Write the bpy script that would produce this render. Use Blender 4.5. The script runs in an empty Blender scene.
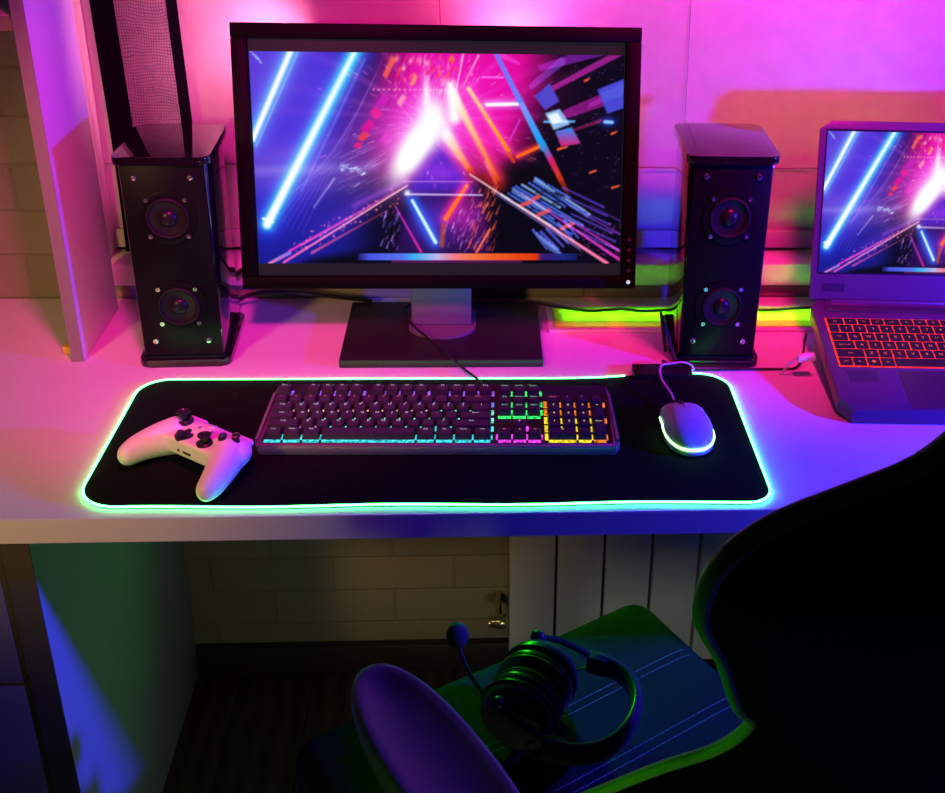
import bpy, bmesh, math, random
import numpy as np
from mathutils import Vector, Matrix, Euler

sc = bpy.context.scene
COL = sc.collection
PI = math.pi
random.seed(7)

# ------------------------------------------------------------------ helpers
def srgb(r, g, b):
    f = lambda c: c / 12.92 if c <= .04045 else ((c + .055) / 1.055) ** 2.4
    return (f(r / 255), f(g / 255), f(b / 255), 1)

MATS = {}
def mat(name, col=(.5, .5, .5), rough=.5, metal=0., spec=.5, coat=0., emit=None, estr=0., bump=None, vary=None, sheen=0., trans=0., ior=1.45):
    """procedural principled material; bump = (scale, strength[, kind]); vary = (scale, amount)"""
    if name in MATS: return MATS[name]
    m = bpy.data.materials.new(name); m.use_nodes = True
    nt = m.node_tree; b = nt.nodes['Principled BSDF']
    c = tuple(col) if len(col) == 4 else (*col, 1)
    b.inputs['Base Color'].default_value = c
    b.inputs['Roughness'].default_value = rough
    b.inputs['Metallic'].default_value = metal
    b.inputs['Specular IOR Level'].default_value = spec
    b.inputs['Coat Weight'].default_value = coat
    b.inputs['Sheen Weight'].default_value = sheen
    b.inputs['Transmission Weight'].default_value = trans
    b.inputs['IOR'].default_value = ior
    if emit is not None:
        b.inputs['Emission Color'].default_value = (*emit[:3], 1)
        b.inputs['Emission Strength'].default_value = estr
    tc = nt.nodes.new('ShaderNodeTexCoord')
    if vary:
        n = nt.nodes.new('ShaderNodeTexNoise'); n.inputs['Scale'].default_value = vary[0]; n.inputs['Detail'].default_value = 5
        nt.links.new(tc.outputs['Object'], n.inputs['Vector'])
        r = nt.nodes.new('ShaderNodeValToRGB')
        r.color_ramp.elements[0].color = tuple(x * (1 - vary[1]) for x in c[:3]) + (1,)
        r.color_ramp.elements[1].color = tuple(min(1, x * (1 + vary[1])) for x in c[:3]) + (1,)
        r.color_ramp.elements[0].position = .3; r.color_ramp.elements[1].position = .7
        nt.links.new(n.outputs['Fac'], r.inputs['Fac']); nt.links.new(r.outputs['Color'], b.inputs['Base Color'])
    if bump:
        kind = bump[2] if len(bump) > 2 else 'noise'
        if kind == 'noise':
            t = nt.nodes.new('ShaderNodeTexNoise'); t.inputs['Scale'].default_value = bump[0]; t.inputs['Detail'].default_value = 4
            nt.links.new(tc.outputs['Object'], t.inputs['Vector']); h = t.outputs['Fac']
        else:                                   # woven threads
            ws = []
            for d in ('X', 'Z' if kind == 'weavez' else 'Y'):
                t = nt.nodes.new('ShaderNodeTexWave'); t.bands_direction = d
                t.inputs['Scale'].default_value = bump[0]; t.inputs['Distortion'].default_value = 1.2; t.inputs['Detail'].default_value = 1
                nt.links.new(tc.outputs['Object'], t.inputs['Vector']); ws.append(t.outputs['Fac'])
            mx = nt.nodes.new('ShaderNodeMath'); mx.operation = 'MAXIMUM'
            nt.links.new(ws[0], mx.inputs[0]); nt.links.new(ws[1], mx.inputs[1]); h = mx.outputs[0]
        bp = nt.nodes.new('ShaderNodeBump'); bp.inputs['Strength'].default_value = bump[1]; bp.inputs['Distance'].default_value = .002
        nt.links.new(h, bp.inputs['Height']); nt.links.new(bp.outputs['Normal'], b.inputs['Normal'])
    MATS[name] = m
    return m

def emis(name, col, s):
    if name in MATS: return MATS[name]
    m = bpy.data.materials.new(name); m.use_nodes = True; nt = m.node_tree; nt.nodes.clear()
    e = nt.nodes.new('ShaderNodeEmission'); o = nt.nodes.new('ShaderNodeOutputMaterial')
    e.inputs['Color'].default_value = (*col[:3], 1); e.inputs['Strength'].default_value = s
    if name.startswith('key light') or name.startswith('laptop red b'):
        tc = nt.nodes.new('ShaderNodeTexCoord'); n = nt.nodes.new('ShaderNodeTexNoise'); n.inputs['Scale'].default_value = 260 if name[0] == 'k' else 150; n.inputs['Detail'].default_value = 2
        r = nt.nodes.new('ShaderNodeMapRange'); r.inputs['From Min'].default_value = .32; r.inputs['From Max'].default_value = .68
        r.inputs['To Min'].default_value = s * (.25 if name[0] == 'k' else .6); r.inputs['To Max'].default_value = s * 1.45
        nt.links.new(tc.outputs['Object'], n.inputs['Vector']); nt.links.new(n.outputs['Fac'], r.inputs['Value']); nt.links.new(r.outputs[0], e.inputs['Strength'])
    nt.links.new(e.outputs[0], o.inputs['Surface']); MATS[name] = m
    return m

def link(name, me, mats, parent=None, smooth=True, ang=35):
    o = bpy.data.objects.new(name, me); COL.objects.link(o)
    for m in (mats if isinstance(mats, (list, tuple)) else [mats]): me.materials.append(m)
    if smooth and len(me.polygons):
        me.polygons.foreach_set('use_smooth', [True] * len(me.polygons))
        try: me.set_sharp_from_angle(angle=math.radians(ang))
        except Exception: pass
    if parent: o.parent = parent
    return o

SOFT = {}
def ob(name, bm, mats, parent=None, smooth=True, ang=None):
    if ang is None: ang = SOFT.get(id(bm), 25)
    SOFT.pop(id(bm), None)
    bmesh.ops.recalc_face_normals(bm, faces=bm.faces[:])
    me = bpy.data.meshes.new(name); bm.to_mesh(me); bm.free()
    return link(name, me, mats, parent, smooth, ang)

def tag(o, label, cat, group=None):
    o['label'] = label; o['category'] = cat
    if group: o['group'] = group
    return o
def struct(o): o['kind'] = 'structure'; return o
def thing(name, label, cat, loc=(0, 0, 0), rot=(0, 0, 0), group=None):
    o = bpy.data.objects.new(name, None); COL.objects.link(o); o.empty_display_size = .02
    o.location = loc; o.rotation_euler = rot
    return tag(o, label, cat, group)

def box(bm, x0, x1, y0, y1, z0, z1, bev=0., seg=2, M=None, mi=0):
    r = bmesh.ops.create_cube(bm, size=1, matrix=Matrix.Translation(((x0+x1)/2, (y0+y1)/2, (z0+z1)/2)) @ Matrix.Diagonal((x1-x0, y1-y0, z1-z0, 1)))
    vs = r['verts']; fs = list({f for v in vs for f in v.link_faces})
    if bev > 0:
        es = list({e for v in vs for e in v.link_edges})
        rr = bmesh.ops.bevel(bm, geom=es, offset=bev, segments=seg, profile=.5, affect='EDGES')
        fs = [f for f in bm.faces if f in set(rr['faces'])] + [f for f in fs if f.is_valid]
        vs = list({v for f in fs for v in f.verts})
    for f in fs:
        if f.is_valid: f.material_index = mi
    if M is not None: bmesh.ops.transform(bm, matrix=M, verts=vs)
    return vs
def B(*a, **k):
    bm = bmesh.new(); box(bm, *a, **k); return bm

def prism(bm, pts, z0, z1, bev=0., mi=0, seg=2):
    """extruded outline (list of x,y); z0 bottom, z1 top; top+bottom rim bevel"""
    vb = [bm.verts.new((x, y, z0)) for x, y in pts]; vt = [bm.verts.new((x, y, z1)) for x, y in pts]
    n = len(pts); fs = [bm.faces.new(vb[::-1]), bm.faces.new(vt)]
    for i in range(n): fs.append(bm.faces.new((vb[i], vb[(i+1) % n], vt[(i+1) % n], vt[i])))
    for f in fs: f.material_index = mi
    if bev > 0:
        es = [e for f in fs[:2] for e in f.edges]
        bmesh.ops.bevel(bm, geom=list(set(es)), offset=bev, segments=seg, profile=.5, affect='EDGES')
    return bm
def rrect(x0, x1, y0, y1, r, n=6):
    rs = r if isinstance(r, (list, tuple)) else [r] * 4
    out = []
    for (cx, cy, a0), q in zip(((x1, y1, 0), (x0, y1, PI/2), (x0, y0, PI), (x1, y0, 1.5*PI)), rs):
        sx = -1 if cx == x1 else 1; sy = -1 if cy == y1 else 1
        for i in range(n + 1):
            a = a0 + i / n * PI / 2
            out.append((cx + sx*q + q*math.cos(a), cy + sy*q + q*math.sin(a)))
    return out

def tube(bm, pts, r, n=8, closed=False, mi=0):
    SOFT[id(bm)] = 55
    P = [Vector(p) for p in pts]; N = len(P); rs = r if isinstance(r, (list, tuple)) else [r] * N
    rings = []; up = None
    for i in range(N):
        t = (P[(i+1) % N] - P[i-1]) if closed else (P[min(i+1, N-1)] - P[max(i-1, 0)])
        t.normalize()
        if up is None:
            up = Vector((0, 0, 1)) if abs(t.z) < .9 else Vector((1, 0, 0))
        s = t.cross(up).normalized(); up = s.cross(t).normalized()
        rings.append([bm.verts.new(P[i] + (s*math.cos(2*PI*k/n) + up*math.sin(2*PI*k/n)) * rs[i]) for k in range(n)])
    for i in range(N if closed else N - 1):
        a, b = rings[i], rings[(i+1) % N]
        for k in range(n):
            f = bm.faces.new((a[k], a[(k+1) % n], b[(k+1) % n], b[k])); f.material_index = mi
    if not closed:
        for rg in (rings[0][::-1], rings[-1]):
            f = bm.faces.new(rg); f.material_index = mi
    return bm
def spline(pts, n=8, closed=False):
    P = [Vector(p) for p in pts]; N = len(P); out = []
    for i in range(N if closed else N - 1):
        if closed: p0, p1, p2, p3 = P[i-1], P[i], P[(i+1) % N], P[(i+2) % N]
        else: p0, p1, p2, p3 = P[max(i-1, 0)], P[i], P[i+1], P[min(i+2, N-1)]
        for k in range(n):
            t = k / n
            out.append(.5 * ((2*p1) + (p2-p0)*t + (2*p0-5*p1+4*p2-p3)*t*t + (3*p1-p0-3*p2+p3)*t**3))
    if not closed: out.append(P[-1])
    return out
def lathe(bm, prof, n=32, M=None, mi=0, cap=True):
    """prof: list of (r, z) ; axis z"""
    SOFT[id(bm)] = 38; rings = []; new = []
    for r, z in prof:
        if r < 1e-6:
            v = bm.verts.new((0, 0, z)); rings.append([v] * n); new.append(v)
        else:
            rg = [bm.verts.new((r*math.cos(2*PI*k/n), r*math.sin(2*PI*k/n), z)) for k in range(n)]; rings.append(rg); new += rg
    for a, b in zip(rings[:-1], rings[1:]):
        for k in range(n):
            q = []
            for v in (a[k], a[(k+1) % n], b[(k+1) % n], b[k]):
                if v not in q: q.append(v)
            if len(q) >= 3:
                f = bm.faces.new(q); f.material_index = mi
    if M is not None: bmesh.ops.transform(bm, matrix=M, verts=new)
    return bm
def ball(bm, c, r, M=None, seg=16):
    SOFT[id(bm)] = 55; rr = r if isinstance(r, (list, tuple)) else (r, r, r)
    T = Matrix.Translation(c) @ (M if M is not None else Matrix()) @ Matrix.Diagonal((*rr, 1))
    bmesh.ops.create_uvsphere(bm, u_segments=seg, v_segments=seg // 2 + 2, radius=1, matrix=T); return bm
def capsule(bm, a, b, ra, rb, n=14):
    a, b = Vector(a), Vector(b); k = max(4, int((b - a).length / min(ra, rb) * 2.2))
    for i in range(k + 1):
        t = i / k; ball(bm, a.lerp(b, t), ra + (rb - ra) * t, seg=n)
    return bm
def remesh(bm, vox, smooth=8, fac=.6):
    me = bpy.data.meshes.new('tmp'); bm.to_mesh(me); bm.free()
    o = bpy.data.objects.new('tmp', me); COL.objects.link(o)
    a = o.modifiers.new('r', 'REMESH'); a.mode = 'VOXEL'; a.voxel_size = vox
    s = o.modifiers.new('s', 'SMOOTH'); s.factor = fac; s.iterations = smooth
    dg = bpy.context.evaluated_depsgraph_get(); dg.update()
    out = bpy.data.meshes.new_from_object(o.evaluated_get(dg))
    bpy.data.objects.remove(o); bpy.data.meshes.remove(me)
    r = bmesh.new(); r.from_mesh(out); bpy.data.meshes.remove(out)
    return r
def rot(a, ax): return Matrix.Rotation(math.radians(a), 4, ax)
TXT = {}
def text_into(bm, s, size, M, mi):
    if s not in TXT:
        cu = bpy.data.curves.new('t', 'FONT'); cu.body = s; cu.size = 1; cu.align_x = 'CENTER'; cu.align_y = 'CENTER'; cu.resolution_u = 1
        o = bpy.data.objects.new('t', cu); COL.objects.link(o)
        dg = bpy.context.evaluated_depsgraph_get(); dg.update()
        TXT[s] = bpy.data.meshes.new_from_object(o.evaluated_get(dg)); bpy.data.objects.remove(o); bpy.data.curves.remove(cu)
    me = TXT[s]; T = M @ Matrix.Diagonal((size, size, size, 1))
    vs = [bm.verts.new(T @ v.co) for v in me.vertices]
    for p in me.polygons:
        try: f = bm.faces.new([vs[i] for i in p.vertices]); f.material_index = mi
        except ValueError: pass

# ------------------------------------------------------------------ materials
def brick_mat():
    m = bpy.data.materials.new('painted brick'); m.use_nodes = True; nt = m.node_tree; b = nt.nodes['Principled BSDF']
    tc = nt.nodes.new('ShaderNodeTexCoord'); mp = nt.nodes.new('ShaderNodeMapping'); mp.inputs['Rotation'].default_value = (PI/2, 0, 0)
    br = nt.nodes.new('ShaderNodeTexBrick'); br.inputs['Scale'].default_value = 1; br.inputs['Brick Width'].default_value = .215; br.inputs['Row Height'].default_value = .072
    br.inputs['Mortar Size'].default_value = .004; br.inputs['Mortar Smooth'].default_value = 1.
    br.inputs['Color1'].default_value = (.30, .265, .20, 1); br.inputs['Color2'].default_value = (.265, .235, .175, 1); br.inputs['Mortar'].default_value = (.25, .22, .165, 1)
    ns = nt.nodes.new('ShaderNodeTexNoise'); ns.inputs['Scale'].default_value = 40; ns.inputs['Detail'].default_value = 6
    ad = nt.nodes.new('ShaderNodeMath'); ad.operation = 'MULTIPLY_ADD'; ad.inputs[1].default_value = 1.3
    bp = nt.nodes.new('ShaderNodeBump'); bp.inputs['Strength'].default_value = .5; bp.inputs['Distance'].default_value = .004
    inv = nt.nodes.new('ShaderNodeMath'); inv.operation = 'SUBTRACT'; inv.inputs[0].default_value = 1
    L = nt.links.new
    L(tc.outputs['Object'], mp.inputs['Vector']); L(mp.outputs[0], br.inputs['Vector']); L(tc.outputs['Object'], ns.inputs['Vector'])
    L(br.outputs['Fac'], inv.inputs[1]); L(ns.outputs['Fac'], ad.inputs[0]); L(inv.outputs[0], ad.inputs[2])
    L(ad.outputs[0], bp.inputs['Height']); L(bp.outputs[0], b.inputs['Normal']); L(br.outputs['Color'], b.inputs['Base Color']); b.inputs['Roughness'].default_value = .8
    return m
def sheer_mat():
    m = bpy.data.materials.new('dark sheer fabric'); m.use_nodes = True; nt = m.node_tree; nt.nodes.clear(); L = nt.links.new
    tc = nt.nodes.new('ShaderNodeTexCoord'); o = nt.nodes.new('ShaderNodeOutputMaterial')
    df = nt.nodes.new('ShaderNodeBsdfDiffuse'); df.inputs['Color'].default_value = (.02, .012, .03, 1)
    tr = nt.nodes.new('ShaderNodeBsdfTransparent'); mx = nt.nodes.new('ShaderNodeMixShader')
    fac = None
    for d, s, dist in (('X', 85, 9.), ('Z', 70, 12.)):
        w = nt.nodes.new('ShaderNodeTexWave'); w.bands_direction = d; w.inputs['Scale'].default_value = s; w.inputs['Distortion'].default_value = dist; w.inputs['Detail'].default_value = 3; w.inputs['Detail Scale'].default_value = .3
        L(tc.outputs['Object'], w.inputs['Vector'])
        if fac is None: fac = w.outputs['Fac']
        else:
            a = nt.nodes.new('ShaderNodeMath'); a.operation = 'MAXIMUM'; L(fac, a.inputs[0]); L(w.outputs['Fac'], a.inputs[1]); fac = a.outputs[0]
    ns = nt.nodes.new('ShaderNodeTexNoise'); ns.inputs['Scale'].default_value = 60; L(tc.outputs['Object'], ns.inputs['Vector'])
    mp = nt.nodes.new('ShaderNodeMapRange'); mp.inputs['From Min'].default_value = .15; mp.inputs['From Max'].default_value = 1.; mp.inputs['To Min'].default_value = .02; mp.inputs['To Max'].default_value = .52
    ml = nt.nodes.new('ShaderNodeMath'); ml.operation = 'MULTIPLY'; ad = nt.nodes.new('ShaderNodeMath'); ad.operation = 'ADD'; ad.inputs[1].default_value = .55
    L(ns.outputs['Fac'], ad.inputs[0]); L(fac, mp.inputs['Value']); L(mp.outputs[0], ml.inputs[0]); L(ad.outputs[0], ml.inputs[1])
    L(ml.outputs[0], mx.inputs['Fac']); L(tr.outputs[0], mx.inputs[1]); L(df.outputs[0], mx.inputs[2]); L(mx.outputs[0], o.inputs['Surface'])
    return m
def wood_mat():
    m = bpy.data.materials.new('dark floorboards'); m.use_nodes = True; nt = m.node_tree; b = nt.nodes['Principled BSDF']; L = nt.links.new
    tc = nt.nodes.new('ShaderNodeTexCoord'); mp = nt.nodes.new('ShaderNodeMapping'); mp.inputs['Rotation'].default_value = (0, 0, PI/2)
    br = nt.nodes.new('ShaderNodeTexBrick'); br.inputs['Scale'].default_value = 1; br.inputs['Brick Width'].default_value = 1.2; br.inputs['Row Height'].default_value = .13; br.inputs['Mortar Size'].default_value = .002
    br.inputs['Color1'].default_value = (.16, .085, .045, 1); br.inputs['Color2'].default_value = (.11, .06, .035, 1); br.inputs['Mortar'].default_value = (.02, .012, .01, 1)
    w = nt.nodes.new('ShaderNodeTexWave'); w.bands_direction = 'X'; w.inputs['Scale'].default_value = 9; w.inputs['Distortion'].default_value = 6; w.inputs['Detail'].default_value = 4; w.inputs['Detail Scale'].default_value = .6
    mx = nt.nodes.new('ShaderNodeMixRGB'); mx.blend_type = 'MULTIPLY'; mx.inputs['Fac'].default_value = .6
    L(tc.outputs['Object'], mp.inputs['Vector']); L(mp.outputs[0], br.inputs['Vector']); L(tc.outputs['Object'], w.inputs['Vector'])
    L(br.outputs['Color'], mx.inputs['Color1']); L(w.outputs['Color'], mx.inputs['Color2']); L(mx.outputs[0], b.inputs['Base Color']); b.inputs['Roughness'].default_value = .5
    return m

M_brick, M_sheer, M_wood = brick_mat(), sheer_mat(), wood_mat()
M_desk = mat('pale desk laminate', (.74, .72, .72), .42, bump=(250, .05), vary=(6, .03))
M_white = mat('white laminate', (.72, .71, .72), .45, vary=(5, .03))
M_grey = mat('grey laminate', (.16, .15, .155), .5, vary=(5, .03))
M_paint = mat('white paint', (.78, .77, .76), .45, bump=(60, .05))
M_blind = mat('blind fabric', (.80, .78, .78), .85, bump=(330, .35, 'weavez'), vary=(25, .05))
M_hemfab = mat('blind hem fabric', (.48, .44, .46), .85, bump=(330, .35, 'weavez'))
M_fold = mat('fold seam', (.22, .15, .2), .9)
M_dhem = mat('dark curtain hem', (.004, .003, .008), .95, spec=.05, bump=(300, .3, 'weavez'))
M_black = mat('black plastic', (.010, .010, .011), .38, spec=.25, bump=(500, .04))
M_bezel = mat('matte black housing', (.003, .002, .003), .5, spec=.05, bump=(600, .05))
M_gloss = mat('piano black', (.006, .005, .007), .06, coat=.6)
M_spface = mat('satin black baffle', (.004, .004, .005), .36, spec=.14, bump=(400, .05))
M_cone = mat('woofer cone', (.010, .010, .014), .3, spec=.3, bump=(200, .05))
M_rubber = mat('black rubber', (.008, .008, .009), .6, spec=.2)
M_chrome = mat('bright screw metal', (.75, .75, .77), .25, metal=1)
M_alu = mat('brushed stand metal', (.17, .16, .20), .42, metal=.3, bump=(300, .06))
M_base = mat('stand base black', (.018, .017, .018), .36, bump=(300, .04))
M_pad = mat('mouse pad cloth', (.0065, .0065, .0075), .9, spec=.08, bump=(600, .5))
M_strip = emis('rgb edge light', (.08, 1, .24), 11.)
M_mled = emis('mouse light', (.32, 1, .22), 9.)
M_wplas = mat('white controller plastic', (.80, .79, .79), .4, bump=(700, .03))
M_dplas = mat('dark control plastic', (.02, .02, .023), .3)
M_cord = mat('black cord rubber', (.010, .010, .011), .5)
M_wcord = mat('pale cord rubber', (.55, .5, .6), .5)
M_key = mat('black keycap', (.042, .036, .042), .42, spec=.4, bump=(900, .03))
M_kcase = mat('keyboard metal frame', (.36, .34, .36), .35, metal=.7, bump=(400, .05))
M_kplate = mat('keyboard plate', (.02, .02, .022), .5)
M_leg = emis('legend glow pale', (.9, .75, 1), .75)
M_legG = emis('legend glow green', (.25, 1, .5), .8)
M_legR = emis('legend glow red', (1, .12, .18), .8)
M_legY = emis('legend glow amber', (1, .75, .2), .9)
M_lap = mat('laptop black shell', (.060, .050, .10), .32, bump=(500, .04))
M_lapk = mat('laptop keycap', (.010, .009, .011), .4)
M_lapred = emis('laptop red backlight', (1, .028, .030), 1.25)
M_lapleg = emis('laptop red legend', (1, .10, .09), 1.2)
M_chair = mat('chair black leather', (.008, .008, .009), .6, spec=.2, bump=(120, .15))
M_cback = mat('chair back shell', (.003, .003, .0035), .75, spec=.12, bump=(120, .15))
M_mesh = mat('chair seat mesh cloth', (.028, .028, .032), .8, spec=.15, bump=(260, .8, 'weave'))
M_pipe = mat('green piping', (.16, .75, .03), .45)
M_thread = mat('pale stitching', (.24, .26, .30), .7)
M_arm = mat('armrest polyurethane', (.085, .07, .08), .38)
M_head = mat('headset black', (.03, .03, .034), .32)
M_leather = mat('headset cushion leather', (.055, .055, .06), .3, bump=(150, .1))
M_foam = mat('microphone foam', (.05, .05, .07), .9, bump=(400, .8))
M_rad = mat('white radiator enamel', (.72, .72, .70), .35)
M_brass = mat('valve metal', (.7, .62, .35), .25, metal=.9)
M_slat = mat('grille slat bamboo', (.85, .74, .16), .45)
M_darkgap = mat('dark recess', (.01, .01, .01), .8)

# ------------------------------------------------------------------ the room
struct(ob('floor', B(-1.9, 2.0, -1.9, .60, -.80, -.752), M_wood, smooth=False))
bm = bmesh.new()
box(bm, -1.9, -.531, .60, .80, -.80, 1.35); box(bm, -.531, 2.0, .60, .80, -.80, .020); box(bm, -.531, 2.0, .665, .80, .020, 1.35)
struct(ob('wall_back', bm, M_brick, smooth=False))
struct(ob('baseboard_back', B(-.468, .9, .582, .5995, -.7515, -.69, bev=.003), mat('dark skirting', (.03, .022, .018), .5)))
bm = bmesh.new()                                  # painted reveal and frame of the window niche
box(bm, -.5305, -.522, .6005, .66, .066, 1.35); box(bm, -.522, 2.0, .652, .664, .066, 1.35)
struct(ob('window_1', bm, M_paint, smooth=False))
bm = B(-.527, 1.5, .585, .651, .026, .064, bev=.004)
struct(ob('trim_1', bm, M_paint))

# roman blind: fabric, seams, hem bar
t = thing('roman_blind', 'pale woven roman blind hanging behind the monitor and speakers, down to the sill', 'blind', (0, .640, .068))
bm = bmesh.new()
NX, NZ = 150, 60
gv = []
for j in range(NZ + 1):
    z = .028 + j / NZ * 1.20
    row = []
    for i in range(NX + 1):
        x = -.518 + i / NX * 1.9
        y = .0018*math.sin(x*9+z*2) + .0012*math.sin(x*23+1.3*math.sin(z*5)) + .0025*math.sin(z*7.2+x*1.5)
        row.append(bm.verts.new((x, y, z)))
    gv.append(row)
for j in range(NZ):
    for i in range(NX): bm.faces.new((gv[j][i], gv[j][i+1], gv[j+1][i+1], gv[j+1][i]))
bmesh.ops.solidify(bm, geom=bm.faces[:], thickness=.0015)
ob('fabric', bm, M_blind, t, ang=80)
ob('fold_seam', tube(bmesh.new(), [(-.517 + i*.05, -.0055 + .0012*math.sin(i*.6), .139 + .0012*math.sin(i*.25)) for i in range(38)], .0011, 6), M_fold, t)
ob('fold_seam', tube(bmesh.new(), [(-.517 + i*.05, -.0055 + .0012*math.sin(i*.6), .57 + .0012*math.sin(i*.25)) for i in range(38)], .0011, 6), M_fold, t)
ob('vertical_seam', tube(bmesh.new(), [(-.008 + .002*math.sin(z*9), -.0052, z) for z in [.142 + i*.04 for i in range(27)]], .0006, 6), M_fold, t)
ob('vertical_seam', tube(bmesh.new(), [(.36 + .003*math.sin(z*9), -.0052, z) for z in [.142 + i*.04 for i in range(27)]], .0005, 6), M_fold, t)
ob('hem_bar', B(-.518, 1.38, -.008, .002, .004, .034, bev=.003), M_hemfab, t)

# dark sheer curtain
t = thing('sheer_curtain', 'narrow dark sheer curtain hanging beside the white shelf panel', 'curtain', (0, .612, .068))
def drape(x0, x1, nx, m, name, y0=0.):
    bm = bmesh.new(); g = []
    for j in range(41):
        z = .006 + j / 40 * 1.2
        g.append([bm.verts.new((x0 + (x1-x0)*i/nx + .0016*math.sin(z*11), y0 + .004*math.sin(i/nx*(x1-x0)*60 + z*3), z)) for i in range(nx + 1)])
    for j in range(40):
        for i in range(nx): bm.faces.new((g[j][i], g[j][i+1], g[j+1][i+1], g[j+1][i]))
    ob(name, bm, m, t, ang=80)
drape(-.464, -.391, 20, M_sheer, 'sheer_panel')
drape(-.4975, -.463, 8, M_dhem, 'folded_hem', -.0015)
drape(-.3925, -.3765, 6, M_dhem, 'edge_hem', -.0015)

# ------------------------------------------------------------------ desk, shelf unit, drawers, radiator
t = thing('desk', 'long pale laminate desk carrying the monitor, speakers and keyboard', 'desk', (0, .3, -.752))
bm = bmesh.new()
g0, g1, h0, h1 = .159, .763, .177, .256        # slot under the grille (desk local)
for a in ((-.98, 1.05, -.3, h0), (-.98, 1.05, h1, .2985), (-.98, g0, h0, h1), (g1, 1.05, h0, h1)): box(bm, *a, .720, .752)
ob('worktop', bm, M_desk, t, smooth=False)
ob('front_edge', B(-.98, 1.05, -.3012, -.3001, .7205, .7516), mat('desk edge banding', (.70, .66, .62), .5, bump=(120, .05)), t, smooth=False)
ob('side_panel', B(-.503, -.471, -.2705, .298, .0005, .7195, bev=.001), M_white, t)
ob('shade_band', B(-.503, -.471, -.272, -.2706, .0005, .7195), mat('dark grey painted shade', (.075, .07, .075), .5), t)  # under-desk shade put into the colour of the panel's front strip
t = thing('drawer_cabinet', 'white drawer unit under the desk, left of the desk side panel', 'drawer unit', (-.75, .3, -.752))
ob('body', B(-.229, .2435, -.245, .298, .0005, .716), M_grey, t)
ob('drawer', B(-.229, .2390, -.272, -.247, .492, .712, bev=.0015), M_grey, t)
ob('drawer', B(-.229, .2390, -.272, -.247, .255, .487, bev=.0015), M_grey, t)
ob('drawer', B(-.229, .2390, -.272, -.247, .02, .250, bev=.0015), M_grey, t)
t = thing('shelf_unit', 'tall white open shelf unit standing on the desk against the brick wall', 'shelf', (-.52, .47, 0))
ob('side_panel', B(-.0010, .0155, -.0868, .088, .0004, 1.1, bev=.0008), M_white, t)
M_edgeshade = mat('taupe painted shade', (.24, .205, .175), .5)  # shelf fronts coloured darker to stand for the weaker light on them
ob('shade_band', B(-.0010, .0155, -.0880, -.0869, .0004, 1.1), M_edgeshade, t)
ob('shade_band', B(-.42, -.0015, -.0832, -.0821, .456, .473), M_edgeshade, t)
ob('shelf_board', B(-.42, -.0015, -.082, .1285, .456, .473, bev=.0008), M_white, t)
t = tag(ob('light_patch', B(-.5405, -.5225, .405, .432, .0004, .012, bev=.002), mat('yellow light patch', (.75, .55, .05), .6)), 'small yellow scrap of painted light at the foot of the white shelf panel', 'patch')  # block coloured yellow to stand for light in a gap under the panel
t = thing('radiator', 'white flat panel radiator on the wall beneath the desk', 'radiator', (.4, .55, -.752))
for i in range(8):
    x = -.304 + i * .0815
    ob('radiator_section', B(x, x + .0775, -.05, -.012, .085, .66, bev=.004), M_rad, t)
ob('back_plate', B(-.300, .34, -.0115, .03, .10, .64), M_darkgap, t)
v = ob('valve', lathe(bmesh.new(), [(0, 0), (.011, 0), (.013, .004), (.013, .02), (.010, .024), (.010, .034), (0, .034)], 20, rot(-90, 'Y') @ Matrix.Translation((0, 0, 0))), M_brass, t)
v.location = (-.305, -.03, .165)
ob('valve_pipe', tube(bmesh.new(), [(-.322, -.03, .165), (-.322, .045, .165)], .006, 10), M_brass, t)

# vent grille set in the back of the desk
t = thing('vent_grille', 'slatted vent grille set into the desk behind the speaker', 'vent grille', (.151, .469, .0003))
bm = bmesh.new(); W, D = .62, .092
for a in ((0, W, 0, .009), (0, W, D-.006, D), (0, .009, .009, D-.006), (W-.009, W, .009, D-.006)): box(bm, *a, 0, .004, bev=.0008)
ob('frame', bm, M_desk, t)
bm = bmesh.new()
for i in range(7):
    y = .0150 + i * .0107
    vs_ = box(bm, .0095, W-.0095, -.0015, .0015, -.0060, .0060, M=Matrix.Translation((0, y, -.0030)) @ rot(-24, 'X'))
    max({f for v in vs_ for f in v.link_faces}, key=lambda f: f.calc_center_median().z).material_index = 1  # top faces coloured dark to stand for the shade lines between slats
ob('slats', bm, [M_slat, mat('slat edge painted shade', (.03, .04, .01), .6)], t)


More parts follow.
